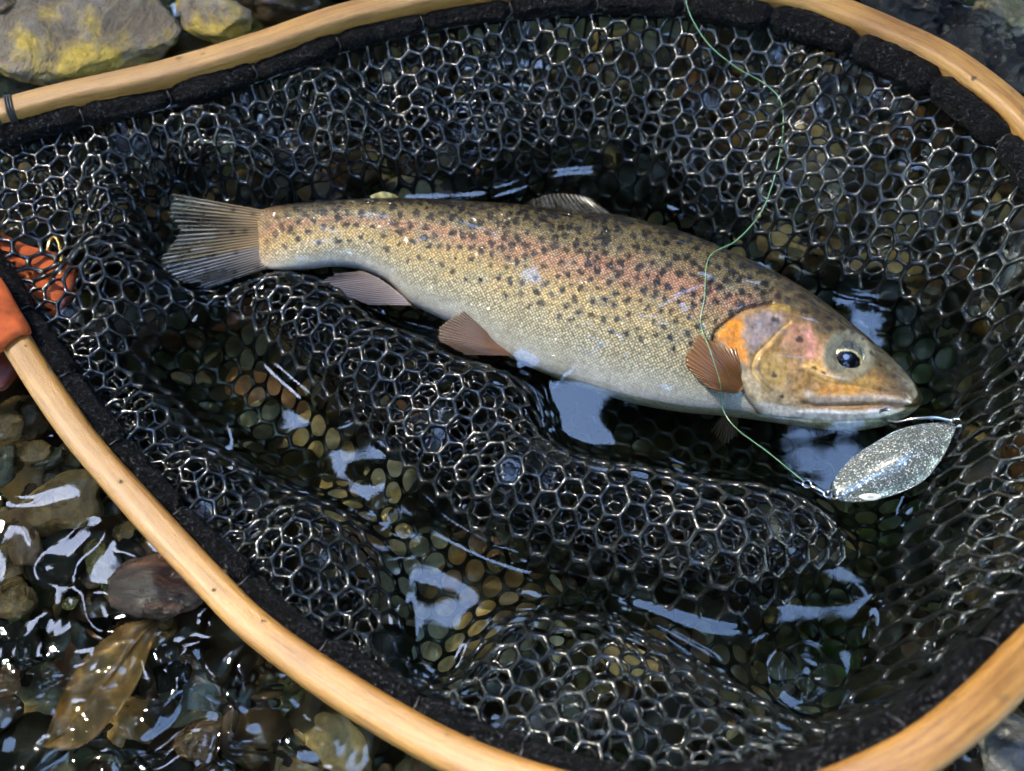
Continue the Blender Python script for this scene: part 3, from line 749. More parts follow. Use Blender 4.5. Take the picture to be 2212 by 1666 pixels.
def strands(xyz, cidx, E, DT=0.10):
    cc = xyz[cidx].mean(1)
    fn = np.zeros((len(cidx), 3))
    for k in range(6): fn += np.cross(xyz[cidx[:, k]] - cc, xyz[cidx[:, (k + 1) % 6]] - cc)
    fn /= np.linalg.norm(fn, axis=1)[:, None] + 1e-9
    nn = np.zeros_like(xyz)
    for k in range(6): np.add.at(nn, cidx[:, k], fn)
    nn /= np.linalg.norm(nn, axis=1)[:, None] + 1e-9
    en = nn[E[:, 0]] + nn[E[:, 1]]; en /= np.linalg.norm(en, axis=1)[:, None] + 1e-9
    Nn, Ne = len(xyz), len(E)
    fr = np.array([0.25, 0.5, 0.75])
    ep = xyz[E[:, 0]][:, None] * (1 - fr)[None, :, None] + xyz[E[:, 1]][:, None] * fr[None, :, None]
    epn = nn[E[:, 0]][:, None] * (1 - fr)[None, :, None] + nn[E[:, 1]][:, None] * fr[None, :, None]
    epn /= np.linalg.norm(epn, axis=2, keepdims=True) + 1e-9
    hw = np.array([0.93, 0.84, 0.93])[None, :, None]
    allp = np.vstack([xyz, ep.reshape(-1, 3)]); NP = len(allp)
    alln = np.vstack([nn * 1.06, (epn * hw).reshape(-1, 3)])
    Vtop = allp + alln * DT; Vbot = allp - alln * DT
    keyE = E[:, 0].astype(np.int64) * Nn + E[:, 1]
    nx = np.roll(cidx, -1, 1); kq = np.minimum(cidx, nx).astype(np.int64) * Nn + np.maximum(cidx, nx)
    eidx = np.searchsorted(keyE, kq); flip = cidx > nx
    q1 = np.where(flip, 2, 0); q3 = 2 - q1
    ring = np.stack([cidx, Nn + eidx * 3 + q1, Nn + eidx * 3 + 1, Nn + eidx * 3 + q3], -1).reshape(-1, 24)
    mid24 = allp[ring]
    fac = np.array([0.735, 0.80, 0.825, 0.80] * 6)[None, :, None] + 0.018 * rng.normal(size=(len(cidx), 1, 1))
    holes = cc[:, None] + (mid24 - cc[:, None]) * fac
    hid = 2 * NP + np.arange(len(cidx) * 24).reshape(-1, 24)
    r1 = np.roll(ring, -1, 1); h1 = np.roll(hid, -1, 1)
    Ft = np.stack([ring, r1, h1, hid], -1).reshape(-1, 4)
    Fb = np.stack([r1 + NP, ring + NP, hid, h1], -1).reshape(-1, 4)
    return np.vstack([Vtop, Vbot, holes.reshape(-1, 3)]), np.vstack([Ft, Fb]), cc, fn, holes[:, ::2]
n1 = relax_net(Hn, 1.22, 17, 1)
V1, F1, cc, fn, holes = strands(*n1)
H2 = np.where(inpool, zwet, np.minimum(zdry - 0.9, zdry * 0.35 - 0.3 + 0.5 * vnoise(gp * 0.5, 77))).reshape(gx.shape)
n2 = relax_net(H2, 1.5, 41, 2, keep=lambda p: samp(DP, p) < 0.1, pinned=False, its=240)
V2, F2, cc2, fn2, holes2 = strands(*n2)
H3 = np.where(inpool, zwet - 0.3, np.minimum(zdry - 0.45, zdry * 0.7 - 0.3 + 0.4 * vnoise(gp * 0.6, 78))).reshape(gx.shape)
FOLDPX = np.array([(430, 640), (800, 690), (1180, 860), (1300, 1000), (1850, 1180), (1590, 1345), (1190, 1220), (880, 1045), (600, 785)], float)
FOLD2PX = np.array([(60, 640), (330, 690), (420, 900), (790, 1130), (860, 1430), (700, 1430), (300, 1060)], float)
FOLD3PX = np.array([(200, 260), (600, 170), (1000, 120), (1400, 330), (1000, 420), (560, 430), (380, 400), (200, 620), (60, 420)], float)
FOLDS = [P(f[:, 0], f[:, 1], 0.6)[:, :2] for f in (FOLDPX, FOLD2PX, FOLD3PX)]
n3 = relax_net(H3, 1.6, 3, 3, keep=lambda p: (samp(DP, p) < -0.1) & (inside(p, FOLDS[0]) | inside(p, FOLDS[1]) | inside(p, FOLDS[2])), pinned=False, its=240)
V3, F3, cc3, fn3, holes3 = strands(*n3)
bag = mesh_obj('netting', np.vstack([V1, V2, V3]), np.vstack([F1, F2 + len(V1), F3 + len(V1) + len(V2)]), M['rubber'], net)
bag['kind'] = 'stuff'
# water held in some of the cells above the water line
film = (cc[:, 2] > -0.15) & (rng.random(len(cc)) < 0.18 + 0.3 * vnoise(cc[:, :2] * 0.35, 55))
Vf, Ff, off = [], [], 0
for c in np.where(film)[0]:
    h = holes[c]; ctr = cc[c] - fn[c] * rng.uniform(-0.06, 0.14)
    m_ = (h + ctr) / 2 - fn[c] * rng.uniform(-0.04, 0.06)
    Vf.append(np.vstack([h, m_, ctr[None]]))
    i = np.arange(12); j = (i + 1) % 12
    Ff += [[int(off + a), int(off + b), int(off + 12 + b), int(off + 12 + a)] for a, b in zip(i, j)] + [[int(off + 12 + a), int(off + 12 + b), int(off + 24)] for a, b in zip(i, j)]
    off += 25
fo = mesh_obj('water_film', np.vstack(Vf), Ff, M['film'], net); fo['kind'] = 'stuff'

# leather on the throat of the frame, brass ring
def slab(name, outline, z, thick, mat, parent, bulge=0.15):
    o_ = catmull(np.array(outline, float), 60, closed=True)
    zz = np.asarray(z)
    c_ = o_.mean(0); rings = [1.0, 0.97, 0.8, 0.5, 0.2]
    Vt = []
    for r_ in rings:
        q_ = c_ + (o_ - c_) * r_
        Vt.append(P(q_[:, 0], q_[:, 1], z + (bulge * (1 - r_ ** 2)) + (thick if r_ < 1 else 0)))
    b_ = P(o_[:, 0], o_[:, 1], z - 0.0) - np.array([0, 0, thick])
    V_ = np.vstack([b_] + Vt + [P(np.array([c_[0]]), np.array([c_[1]]), z + bulge + thick), P(np.array([c_[0]]), np.array([c_[1]]), z - thick)])
    F_ = [list(map(int, f)) for f in grid_faces(6, 60, False, True)]
    F_ += [[5 * 60 + i, 5 * 60 + (i + 1) % 60, 360] for i in range(60)] + [[(i + 1) % 60, i, 361] for i in range(60)]
    return mesh_obj(name, V_, F_, mat, parent)
lw = slab('leather_wrap', [(-140, 600), (-60, 560), (-2, 596), (32, 652), (64, 712), (38, 728), (4, 754), (-30, 760), (-140, 740)], 2.2, 0.15, M['leather'], net, 0.35)
lw['label'] = 'orange leather wrap over the frame throat'
lf = slab('leather_flap', [(-120, 740), (0, 748), (38, 770), (36, 800), (6, 838), (-30, 835), (-120, 820)], 0.9, 0.15, M['leather_dark'], net, 0.2)
lf['label'] = 'dark maroon leather flap hanging below the orange wrap'
slab('leather_strap', [(-40, 500), (60, 530), (150, 560), (160, 620), (120, 680), (60, 690), (-40, 640)], 0.35, 0.15, M['leather'], net, 0.15)
a_ = np.linspace(0, 2 * math.pi, 40, endpoint=False)
C = P(118 + 16 * np.cos(a_), 560 + 48 * np.sin(a_), 0.35 + 0.2 * np.cos(a_))
Vt, Ft = tube(C, 0.09, 8, True); mesh_obj('brass_ring', Vt, Ft, M['brass'], net)
# handle running out from the throat
hl = np.stack([np.linspace(-1.0, 22.0, 40)] * 3, 1); i0 = int(np.argmin(RIM3[:, 0]))
hd = np.array([-0.985, 0.10, 0.02]); hC = RIM3[i0] + hl * hd
Vh, Fh = tube(hC, 0.85 + 0.35 * np.sin(np.linspace(0, math.pi, 40)) ** 2 + 0.1 * np.linspace(0, 1, 40), 20)
uvh = np.zeros((len(Vh), 3)); uvh[:, 0] = (Vh - RIM3[i0]) @ hd; uvh[:, 1:] = (Vh - RIM3[i0])[:, 1:] * 0.5
mesh_obj('handle', Vh, Fh, M['wood'], net, uv=uvh)
# binding thread on the end of the upper rim
for k in range(5):
    i = int(np.argmin(np.linalg.norm(RIM3 - P(np.array([4.0 + 3 * k]), np.array([256.0]), 2.2)[0], axis=1)))
    p_ = RIM3[i] + T_[0] * 0
    a_ = np.linspace(0, 2 * math.pi, 24, endpoint=False)
    tdir = RIM3[(i + 1) % len(RIM3)] - RIM3[i]; tdir /= np.linalg.norm(tdir)
    C = RIM3[i] + 0.09 * k * tdir + 0.52 * sq(np.cos(a_), .7)[:, None] * S0[i] + 0.56 * sq(np.sin(a_), .7)[:, None] * np.array([0, 0, 1.0])
    Vt, Ft = tube(C, 0.045, 6, True); mesh_obj('binding_thread', Vt, Ft, M['thread'], net)

# ------------------------------------------------------------------ trout
fish = empty('trout', (0, 0, 0), 'spotted rainbow trout lying on its side inside the net', 'fish')
ROLL = math.radians(9); ZF = -0.42
FN = np.array([0, -math.sin(ROLL), math.cos(ROLL)])       # the fish's lateral axis
def FP(px, py, h=0.0):                                      # pixel -> plane of the fish, lifted h
    d = ray(px, py); t = ((np.array([0, 0, ZF]) - CAM) @ FN + h) / (d @ FN)
    return CAM + d * np.asarray(t)[..., None]
PAIRS = np.array([(556, 455, 562, 578), (600, 446, 605, 583), (660, 440, 665, 580), (720, 437, 722, 574), (790, 433, 785, 582), (860, 432, 838, 608), (930, 435, 890, 655), (1000, 439, 945, 684),
    (1070, 444, 1003, 712), (1140, 450, 1070, 755), (1220, 459, 1135, 792), (1310, 470, 1215, 825), (1400, 487, 1310, 858), (1490, 515, 1400, 882), (1570, 548, 1490, 896), (1640, 580, 1570, 903),
    (1710, 617, 1650, 914), (1770, 655, 1720, 925), (1825, 698, 1785, 933), (1875, 738, 1845, 936), (1920, 779, 1900, 927), (1955, 815, 1942, 912), (1978, 846, 1966, 898), (1987, 866, 1981, 884)], float)
NS, NT1, NT2 = 640, 170, 44
pr = catmull(PAIRS, NS)
s01 = np.linspace(0, 1, NS)
Dp, Vp = FP(pr[:, 0], pr[:, 1]), FP(pr[:, 2], pr[:, 3])
hh = np.linalg.norm(Dp - Vp, axis=1) / 2
cxp = (pr[:, 0] + pr[:, 2]) / 2
Th = np.interp(cxp, [556, 585, 640, 760, 900, 1050, 1250, 1450, 1600, 1720, 1820, 1890, 1940, 1972, 1985], [0.10, 0.26, 0.5, 0.66, 0.95, 1.25, 1.55, 1.62, 1.55, 1.42, 1.18, 0.92, 0.66, 0.40, 0.16])
phi = np.concatenate([np.linspace(0, math.pi, NT1, endpoint=False), np.linspace(math.pi, 2 * math.pi, NT2, endpoint=False)])
NT = NT1 + NT2
cph = np.cos(phi); sph = np.sign(np.sin(phi)) * np.abs(np.sin(phi)) ** 0.88
ctr = (Dp + Vp) / 2; hv = (Dp - Vp) / 2
FV = ctr[:, None] + hv[:, None] * cph[None, :, None] + (Th[:, None] * sph[None])[..., None] * FN
fpx, fpy = proj(FV)
near = (np.sin(phi) > 1e-6)[None] & np.ones((NS, 1), bool)
tfr = (1 - cph) / 2                                          # 0 dorsal .. 1 ventral
Tm = np.repeat(tfr[None], NS, 0); Sm = np.repeat(s01[:, None], NT, 1)
_jit = 7 * np.stack([fbm(np.stack([fpx, fpy], -1) / 11, 3, 201), fbm(np.stack([fpx, fpy], -1) / 11, 3, 202)], -1).reshape(-1, 2)
def in_poly(pts, soft, closed=True, jit=True):
    poly = np.array(pts, float); q_ = np.stack([fpx.ravel(), fpy.ravel()], 1) + (_jit if jit else 0)
    out_ = np.zeros(len(q_)); m_ = (q_[:, 0] > poly[:, 0].min() - 3 * soft) & (q_[:, 0] < poly[:, 0].max() + 3 * soft) & (q_[:, 1] > poly[:, 1].min() - 3 * soft) & (q_[:, 1] < poly[:, 1].max() + 3 * soft)
    d_, _, _ = seg_dist(q_[m_], poly); d_ = np.where(inside(q_[m_], poly), d_, -d_)
    out_[m_] = smooth(d_, -soft, soft)
    return out_.reshape(fpx.shape) * near
def near_line(pts, width, n_=60):
    poly = catmull(np.array(pts, float), n_); q_ = np.stack([fpx.ravel(), fpy.ravel()], 1)
    out_ = np.zeros(len(q_)); m_ = (q_[:, 0] > poly[:, 0].min() - 4 * width) & (q_[:, 0] < poly[:, 0].max() + 4 * width) & (q_[:, 1] > poly[:, 1].min() - 4 * width) & (q_[:, 1] < poly[:, 1].max() + 4 * width)
    d_, _, _ = seg_dist(q_[m_], poly, False)
    out_[m_] = np.exp(-(d_ / width) ** 2)
    return out_.reshape(fpx.shape) * near
pq = np.stack([fpx, fpy], -1)
ns = lambda s, seed, oc=3: fbm(pq / s, oc, seed)
# base colours down the side
TT = np.clip(Tm + 0.05 * ns(60, 2) + 0.02 * ns(14, 3), 0, 1)
stops = [0, .10, .22, .32, .40, .48, .58, .70, .82, .91, 1.0]
cols = np.array([(0.040, 0.032, 0.014), (0.085, 0.068, 0.030), (0.16, 0.128, 0.056), (0.22, 0.165, 0.078), (0.33, 0.18, 0.105), (0.32, 0.205, 0.10), (0.38, 0.285, 0.125), (0.40, 0.33, 0.17), (0.39, 0.36, 0.23), (0.43, 0.42, 0.32), (0.54, 0.53, 0.47)])
col = np.stack([np.interp(TT, stops, cols[:, k]) for k in range(3)], -1)
pinkw = np.exp(-((TT - 0.40) / 0.095) ** 2) * smooth(fpx, 850, 1100) * (0.6 + 0.4 * ns(40, 5))
col = col * (1 - 0.5 * pinkw[..., None]) + 0.5 * pinkw[..., None] * np.array([0.46, 0.22, 0.12])
gold = np.exp(-((TT - 0.62) / 0.10) ** 2) * (0.5 + 0.5 * ns(30, 6)) * smooth(-fpx, -1560, -1300)
col = col * (1 - 0.45 * gold[..., None]) + 0.45 * gold[..., None] * np.array([0.52, 0.37, 0.12])
grn = smooth(ns(26, 7), 0.05, 0.35) * (TT > 0.25) * (TT < 0.8)
col = col * (1 - 0.35 * grn[..., None]) + 0.35 * grn[..., None] * np.array([0.20, 0.22, 0.15])
col = col * (1 + 0.18 * ns(9, 8))[..., None]
# spots
def stamp(cx_, cy_, rx_, ry_, rot_, colr, amt, jitter=0.35, seed=0):
    global col
    m_ = (np.abs(fpx - cx_) < 2.2 * max(rx_, ry_)) & (np.abs(fpy - cy_) < 2.2 * max(rx_, ry_)) & near
    if not m_.any(): return
    dx, dy = fpx[m_] - cx_, fpy[m_] - cy_; c_, s_ = math.cos(rot_), math.sin(rot_)
    e_ = np.hypot((dx * c_ + dy * s_) / rx_, (-dx * s_ + dy * c_) / ry_)
    e_ = e_ + jitter * vnoise(np.stack([fpx[m_] / 5.0, fpy[m_] / 5.0], -1), seed)
    a_ = amt * (1 - smooth(e_, 0.55, 1.25))
    col[m_] = col[m_] * (1 - a_[:, None]) + a_[:, None] * np.array(colr)
OPER = np.array([(1662, 655), (1608, 672), (1572, 698), (1546, 722), (1552, 760), (1590, 800), (1615, 850), (1700, 925), (2000, 940), (2000, 860), (1800, 690)], float)
sp_pts = []; tries = 0
while tries < 14000:
    tries += 1
    i = rng.integers(8, NS - 110); t = rng.random() * 0.74
    if rng.random() > (1.0 if t < 0.45 else 0.75 if t < 0.6 else 0.35): continue
    jj = int(np.argmin(np.abs(tfr[:NT1] - t))); x_, y_ = fpx[i, jj], fpy[i, jj]
    md = 16 + 9 * t + 4 * rng.random()
    if t < 0.12: md *= 0.8
    if any((x_ - a) ** 2 + (y_ - b_) ** 2 < md * md for a, b_ in sp_pts): continue
    if inside(np.array([[x_, y_]]), OPER)[0]: continue
    sp_pts.append((x_, y_))
    r_ = rng.uniform(7.0, 10.0) * (1 - 0.25 * (t > 0.5))
    stamp(x_, y_, r_ * rng.uniform(0.9, 1.35), r_, rng.uniform(0, 3.1), (0.006, 0.005, 0.005), rng.uniform(0.85, 0.99), 0.6, len(sp_pts))
# head
head = in_poly([(1675, 610), (1662, 655), (1608, 672), (1570, 698), (1545, 724), (1550, 765), (1590, 805), (1612, 850), (1660, 905), (1700, 945), (2020, 960), (2020, 840), (1800, 640), (1700, 590)], 5)
hb = np.interp(fpy - (0.72 * (fpx - 1700) + 640), [-40, 10, 50, 110, 170, 260], [0, 1, 2, 3, 4, 5])
hcols = np.array([(0.045, 0.033, 0.016), (0.10, 0.072, 0.032), (0.24, 0.135, 0.048), (0.32, 0.18, 0.06), (0.31, 0.175, 0.055), (0.38, 0.31, 0.19)])
hc = np.stack([np.interp(hb + 0.4 * ns(25, 21), np.arange(6), hcols[:, k]) for k in range(3)], -1)
hc = hc * (1 + 0.30 * ns(11, 22) + 0.25 * ns(4, 23))[..., None]
def blend(mask, colr, amt=1.0):
    global hc
    w_ = np.clip(mask * amt, 0, 1)[..., None]; hc = hc * (1 - w_) + w_ * np.array(colr)
jaw = smooth(fpy - np.interp(fpx, [1560, 1640, 1735, 1850, 1960, 1990], [862, 868, 884, 888, 884, 880]), -4, 8)
blend(jaw, (0.62, 0.60, 0.52)); blend(jaw * smooth(ns(18, 30), 0.1, 0.5), (0.3, 0.29, 0.24), 0.5)
blend(in_poly([(1548, 728), (1560, 702), (1590, 688), (1606, 700), (1600, 730), (1612, 760), (1614, 790), (1592, 778), (1562, 745)], 8), (0.66, 0.23, 0.012), 0.95)
blend(in_poly([(1612, 690), (1650, 672), (1690, 685), (1690, 715), (1655, 735), (1625, 765), (1608, 730)], 13), (0.27, 0.23, 0.24), 0.7)
blend(in_poly([(1665, 660), (1700, 662), (1705, 676), (1670, 674)], 7), (0.48, 0.31, 0.05), 0.6)
blend(in_poly([(1705, 705), (1745, 700), (1770, 745), (1772, 790), (1730, 770), (1690, 740)], 14), (0.50, 0.24, 0.14), 0.7)
blend(near_line([(1745, 720), (1752, 745), (1748, 770)], 7), (0.62, 0.28, 0.22), 0.8)
blend(in_poly([(1640, 780), (1680, 760), (1700, 800), (1690, 840), (1660, 840), (1638, 815)], 10), (0.44, 0.29, 0.08), 0.7)
blend(in_poly([(1735, 790), (1770, 775), (1800, 805), (1850, 812), (1900, 826), (1880, 842), (1800, 835), (1750, 815)], 7), (0.56, 0.33, 0.09), 0.85)
blend(in_poly([(1760, 838), (1800, 832), (1860, 840), (1850, 852), (1775, 858)], 5), (0.55, 0.24, 0.03), 0.6)
blend(near_line([(1742, 852), (1760, 866), (1830, 866), (1900, 862), (1955, 872)], 8), (0.50, 0.42, 0.34), 0.85)
blend(near_line([(1735, 878), (1800, 878), (1880, 876), (1955, 880)], 4), (0.20, 0.12, 0.06), 0.7)
PREO = [(1705, 700), (1685, 715), (1660, 742), (1634, 768), (1625, 798), (1638, 822), (1665, 848)]
blend(near_line(PREO, 2.8), (0.60, 0.40, 0.12), 0.55)
blend(near_line([(1712, 705), (1690, 722), (1668, 748), (1644, 774), (1636, 798), (1648, 820)], 3), (0.16, 0.09, 0.04), 0.5)
dst_eye = np.hypot((fpx - 1830), (fpy - 770))
blend(1 - smooth(dst_eye, 46, 62), (0.19, 0.18, 0.12), 0.9)
blend(in_poly([(1940, 800), (1990, 850), (1990, 880), (1950, 868), (1920, 835)], 20), (0.085, 0.065, 0.045), 0.7)
hc = hc * (1 + 0.5 * ns(16, 61) + 0.35 * ns(5, 62))[..., None]
hw = head[..., None]; col = col * (1 - hw) + hc * hw
gs = 0.85 * near_line([(1668, 652), (1606, 667), (1567, 694), (1541, 722), (1546, 764), (1584, 806), (1608, 850), (1640, 893)], 4.5)[..., None]  # gill slit darkened in the skin colour to look deeper
col = col * (1 - gs) + gs * np.array([0.05, 0.028, 0.016])
for (x_, y_, r_) in [(1700, 650, 9), (1738, 675, 10), (1768, 645, 9), (1707, 622, 9), (1733, 640, 8), (1765, 672, 7), (1790, 690, 7), (1790, 712, 8), (1818, 712, 7), (1840, 720, 6), (1672, 693, 9), (1725, 735, 9), (1671, 812, 7), (1757, 798, 6), (1687, 858, 5),
                     (1862, 735, 5), (1880, 765, 5), (1900, 790, 5), (1930, 815, 5), (1815, 690, 6), (1755, 655, 6), (1680, 640, 8), (1776, 808, 5), (1620, 640, 7), (1652, 632, 7)]:
    stamp(x_, y_, r_ * 1.15, r_ * 0.85, 0.5, (0.02, 0.014, 0.014), 0.85, 0.35, int(x_))
endb = smooth(-fpx, -640, -570)[..., None] * 0.4
col = col * (1 - endb) + endb * np.array([0.34, 0.19, 0.085])
# relief
rel = np.zeros_like(fpx)
OPE = [(1668, 656), (1608, 671), (1571, 697), (1545, 723), (1550, 762), (1588, 803), (1612, 848), (1640, 890)]
rel += 0.075 * in_poly(OPE + [(1760, 960), (2060, 960), (2060, 850), (1800, 690)], 4.5, jit=False) - 0.10 * near_line(OPE, 5)
rel += 0.04 * near_line([(1712, 702), (1690, 722), (1668, 748), (1644, 774), (1636, 798), (1648, 822), (1672, 846)], 9) - 0.055 * near_line(PREO, 3.5)
rel += 0.075 * near_line([(1748, 858), (1770, 862), (1830, 862), (1900, 862), (1950, 870)], 9) - 0.08 * near_line([(1735, 872), (1765, 878), (1830, 877), (1900, 875), (1965, 880), (1985, 880)], 3.4)
rel += 0.05 * near_line([(1735, 893), (1830, 896), (1900, 894), (1965, 890)], 7) - 0.03 * near_line([(1700, 905), (1800, 912), (1900, 908)], 3)
rel += 0.045 * near_line([(1740, 795), (1790, 815), (1850, 824), (1910, 838)], 6) - 0.04 * near_line([(1735, 806), (1785, 828), (1850, 836), (1915, 848)], 3)
rel -= 0.16 * np.exp(-(dst_eye / 34) ** 4) * near
rel += 0.06 * np.exp(-((dst_eye - 50) / 8) ** 2) * near
rel -= 0.05 * np.exp(-(np.hypot(fpx - 1925, fpy - 800) / 6) ** 2) * near
rel += (0.012 * ns(12, 50) + 0.02 * ns(30, 51)) * head
FV = FV + rel[..., None] * FN
V = FV.reshape(-1, 3)
F = grid_faces(NS, NT, False, True)
alen = np.concatenate([[0], np.cumsum(np.linalg.norm(np.diff(ctr, axis=0), axis=1))])
girth = np.concatenate([np.zeros((NS, 1)), np.cumsum(np.linalg.norm(np.diff(FV, axis=1), axis=2), 1)], 1)
mid_g = girth[:, NT1 // 2][:, None]
belly_fade = 1 - 0.75 * smooth(Tm, 0.80, 0.97)
uv = np.stack([np.repeat(alen[:, None], NT, 1), girth - mid_g, (1 - head) * 0.85 * belly_fade], -1).reshape(-1, 3)
# end caps
Fl = [list(map(int, f)) for f in F]
V = np.vstack([V, ctr[:1], ctr[-1:]]); ct = col.reshape(-1, 3)
ct = np.vstack([ct, ct[:1], ct[(NS - 1) * NT:(NS - 1) * NT + 1]]); uv = np.vstack([uv, uv[:1], uv[-1:]])
for j in range(NT):
    j1 = (j + 1) % NT
    Fl.append([NS * NT, j, j1]); Fl.append([NS * NT + 1, (NS - 1) * NT + j1, (NS - 1) * NT + j])
body = mesh_obj('body', V, Fl, M['skin'], fish, col=np.clip(ct * 0.92, 0.003, 1), uv=uv)

def near_h(px, py):          # height of the near flank over the fish plane at a pixel
    q_ = (fpx[:, :NT1] - px) ** 2 + (fpy[:, :NT1] - py) ** 2
    i, j = np.unravel_index(np.argmin(q_), q_.shape)
    return float((FV[i, j] - np.array([0, 0, ZF])) @ FN)

# eye
ec = FP(np.array([1830.0]), np.array([770.0]), near_h(1830, 770))[0]
s = FPX / np.dot(ec - CAM, FWD); er = 43 / s
V0, F0 = ICO5
view = (CAM - ec) / np.linalg.norm(CAM - ec); axis = FN * 0.75 + view * 0.25; axis /= np.linalg.norm(axis)
e1 = np.cross(np.array([0, 1.0, 0]), axis); e1 /= np.linalg.norm(e1); e2 = np.cross(axis, e1)
Ve = (V0[:, :1] * e1 + V0[:, 1:2] * e2) * er + V0[:, 2:3] * axis * er * 0.62
ecen = ec - axis * er * 0.36
vp = ecen + Ve; ex, ey = proj(vp)
dp_ = np.hypot((ex - 1827) / 31, (ey - 783) / 25)
ic = np.where((ey < 770)[:, None], np.array([0.16, 0.18, 0.15]), np.array([0.34, 0.30, 0.18])) * (0.75 + 0.5 * vnoise(np.stack([ex / 7, ey / 7], -1), 3))[:, None]
ic = np.where(((dp_ > 1) & (dp_ < 1.16))[:, None], np.array([0.62, 0.5, 0.2]), ic)
ic = np.where((dp_ < 1.0)[:, None], np.array([0.003, 0.003, 0.006]), ic)
ic = np.where((np.hypot(ex - 1830, ey - 770) > 38)[:, None], ic * 0.45, ic)
eye = mesh_obj('eye', vp, F0, M['iris'], fish, col=ic)
# fins: base polyline -> tip polyline, both in pixels with heights over the fish plane
def fin(name, base_pts, tip_pts, hb_, ht_, rays, colA, colB, alpha=1.0, ridge=0.03, nu=90, nv=26, arch=0.0, curve=0.0, spots=None, frayed=4.0, seed=1):
    B = catmull(np.array(base_pts, float), nu); Tt = catmull(np.array(tip_pts, float), nu)
    u_ = np.linspace(0, 1, nu); v_ = np.linspace(0, 1, nv)
    fr_ = frayed * (0.5 * np.abs(np.sin(u_ * rays * math.pi)) + vnoise(np.stack([u_ * rays * 0.6, 0 * u_], 1), seed))
    dirv = Tt - B; L_ = np.linalg.norm(dirv, axis=1)[:, None] + 1e-6
    Tt = Tt + dirv / L_ * fr_[:, None]
    pv = B[:, None] * (1 - v_)[None, :, None] + Tt[:, None] * v_[None, :, None]
    nrm = np.stack([-dirv[:, 1], dirv[:, 0]], 1) / L_
    pv = pv + nrm[:, None] * (curve * np.sin(v_ * math.pi) )[None, :, None]
    hb2 = np.asarray(hb_) if np.ndim(hb_) else np.full(nu, hb_); ht2 = np.asarray(ht_) if np.ndim(ht_) else np.full(nu, ht_)
    if len(hb2) != nu: hb2 = np.interp(u_, np.linspace(0, 1, len(hb2)), hb2)
    if len(ht2) != nu: ht2 = np.interp(u_, np.linspace(0, 1, len(ht2)), ht2)
    h_ = hb2[:, None] * (1 - v_) + ht2[:, None] * v_ + arch * np.sin(v_ * math.pi)[None] + ridge * np.sin(u_ * rays * 2 * math.pi)[:, None] * (0.3 + 0.7 * v_)[None]
    V1 = FP(pv[..., 0], pv[..., 1], h_)
    rayw = (0.5 + 0.5 * np.sin(u_ * rays * 2 * math.pi))[:, None] ** 1.5
    fine = 0.5 + 0.5 * vnoise(np.stack([np.repeat(u_[:, None] * rays * 3, nv, 1), np.repeat(v_[None] * 3, nu, 0)], -1), seed + 3)
    cc_ = np.array(colA)[None, None] * (1 - v_)[None, :, None] + np.array(colB)[None, None] * v_[None, :, None]
    cc_ = cc_ * (0.55 + 0.5 * rayw + 0.3 * fine)[..., None]
    if name == 'caudal_fin':
        lob = vnoise(np.stack([np.repeat(u_[:, None] * 9, nv, 1), np.repeat(v_[None] * 1.5, nu, 0)], -1), 71)[..., None]
        cc_ = cc_ * (1 + 0.5 * lob) * np.where(u_[:, None, None] > 0.6, np.array([0.75, 0.85, 1.1]), np.array([1.05, 1.0, 0.8]))
        cc_ = cc_ + 0.22 * (smooth(fine + 0.3 * v_[None], 0.85, 1.05) * smooth(v_, 0.35, 0.7)[None])[..., None]  # pale tip glints painted into the fin colour
    if spots:
        for k in range(spots):
            a_, b_ = rng.random(), rng.random() * 0.85
            d_ = np.hypot((u_[:, None] - a_) * L_.mean() * 0 + (pv[..., 0] - pv[int(a_ * (nu - 1)), int(b_ * (nv - 1)), 0]), pv[..., 1] - pv[int(a_ * (nu - 1)), int(b_ * (nv - 1)), 1])
            cc_ = cc_ * (1 - 0.75 * np.exp(-(d_ / 5.5) ** 2))[..., None]
    n_ = nu * nv
    V2 = V1 - FN * 0.03
    F_ = [grid_faces(nu, nv), grid_faces(nu, nv, off=n_)[:, ::-1]]
    e_ = [[i * nv + j, (i + 1) * nv + j, (i + 1) * nv + j + n_, i * nv + j + n_] for i in range(nu - 1) for j in (0, nv - 1)]
    e_ += [[i * nv + j, i * nv + j + 1, i * nv + j + 1 + n_, i * nv + j + n_] for i in (0, nu - 1) for j in range(nv - 1)]
    F_.append(np.array(e_))
    o = mesh_obj(name, np.vstack([V1.reshape(-1, 3), V2.reshape(-1, 3)]), np.vstack(F_), M['fin'], fish, col=np.clip(np.vstack([cc_.reshape(-1, 3)] * 2), 0.004, 1))
    al_ = np.clip(1 - (1 - alpha) * (v_[None] * (1 - 0.5 * rayw)), 0, 1).reshape(-1)
    at = o.data.color_attributes['col']; buf = np.empty(len(at.data) * 4, np.float32); at.data.foreach_get('color', buf)
    buf = buf.reshape(-1, 4); buf[:, 3] = np.concatenate([al_, al_]); at.data.foreach_set('color', buf.ravel())
    return o
hp = near_h(1598, 838)
fin('pectoral_fin', [(1606, 822), (1606, 836), (1598, 846), (1585, 850)], [(1590, 748), (1545, 740), (1512, 728), (1492, 752), (1488, 795), (1530, 840)], hp + 0.05, [hp + 0.45, hp + 0.5, hp + 0.35, hp + 0.2], 22, (0.13, 0.052, 0.011), (0.15, 0.066, 0.018), 0.92, 0.028, arch=0.22, frayed=4)
fin('pectoral_fin', [(1590, 900), (1575, 905), (1560, 905)], [(1588, 955), (1560, 968), (1528, 945)], -0.6, -1.1, 10, (0.12, 0.08, 0.06), (0.10, 0.07, 0.06), 0.6, seed=4)
hv1 = near_h(1090, 760)
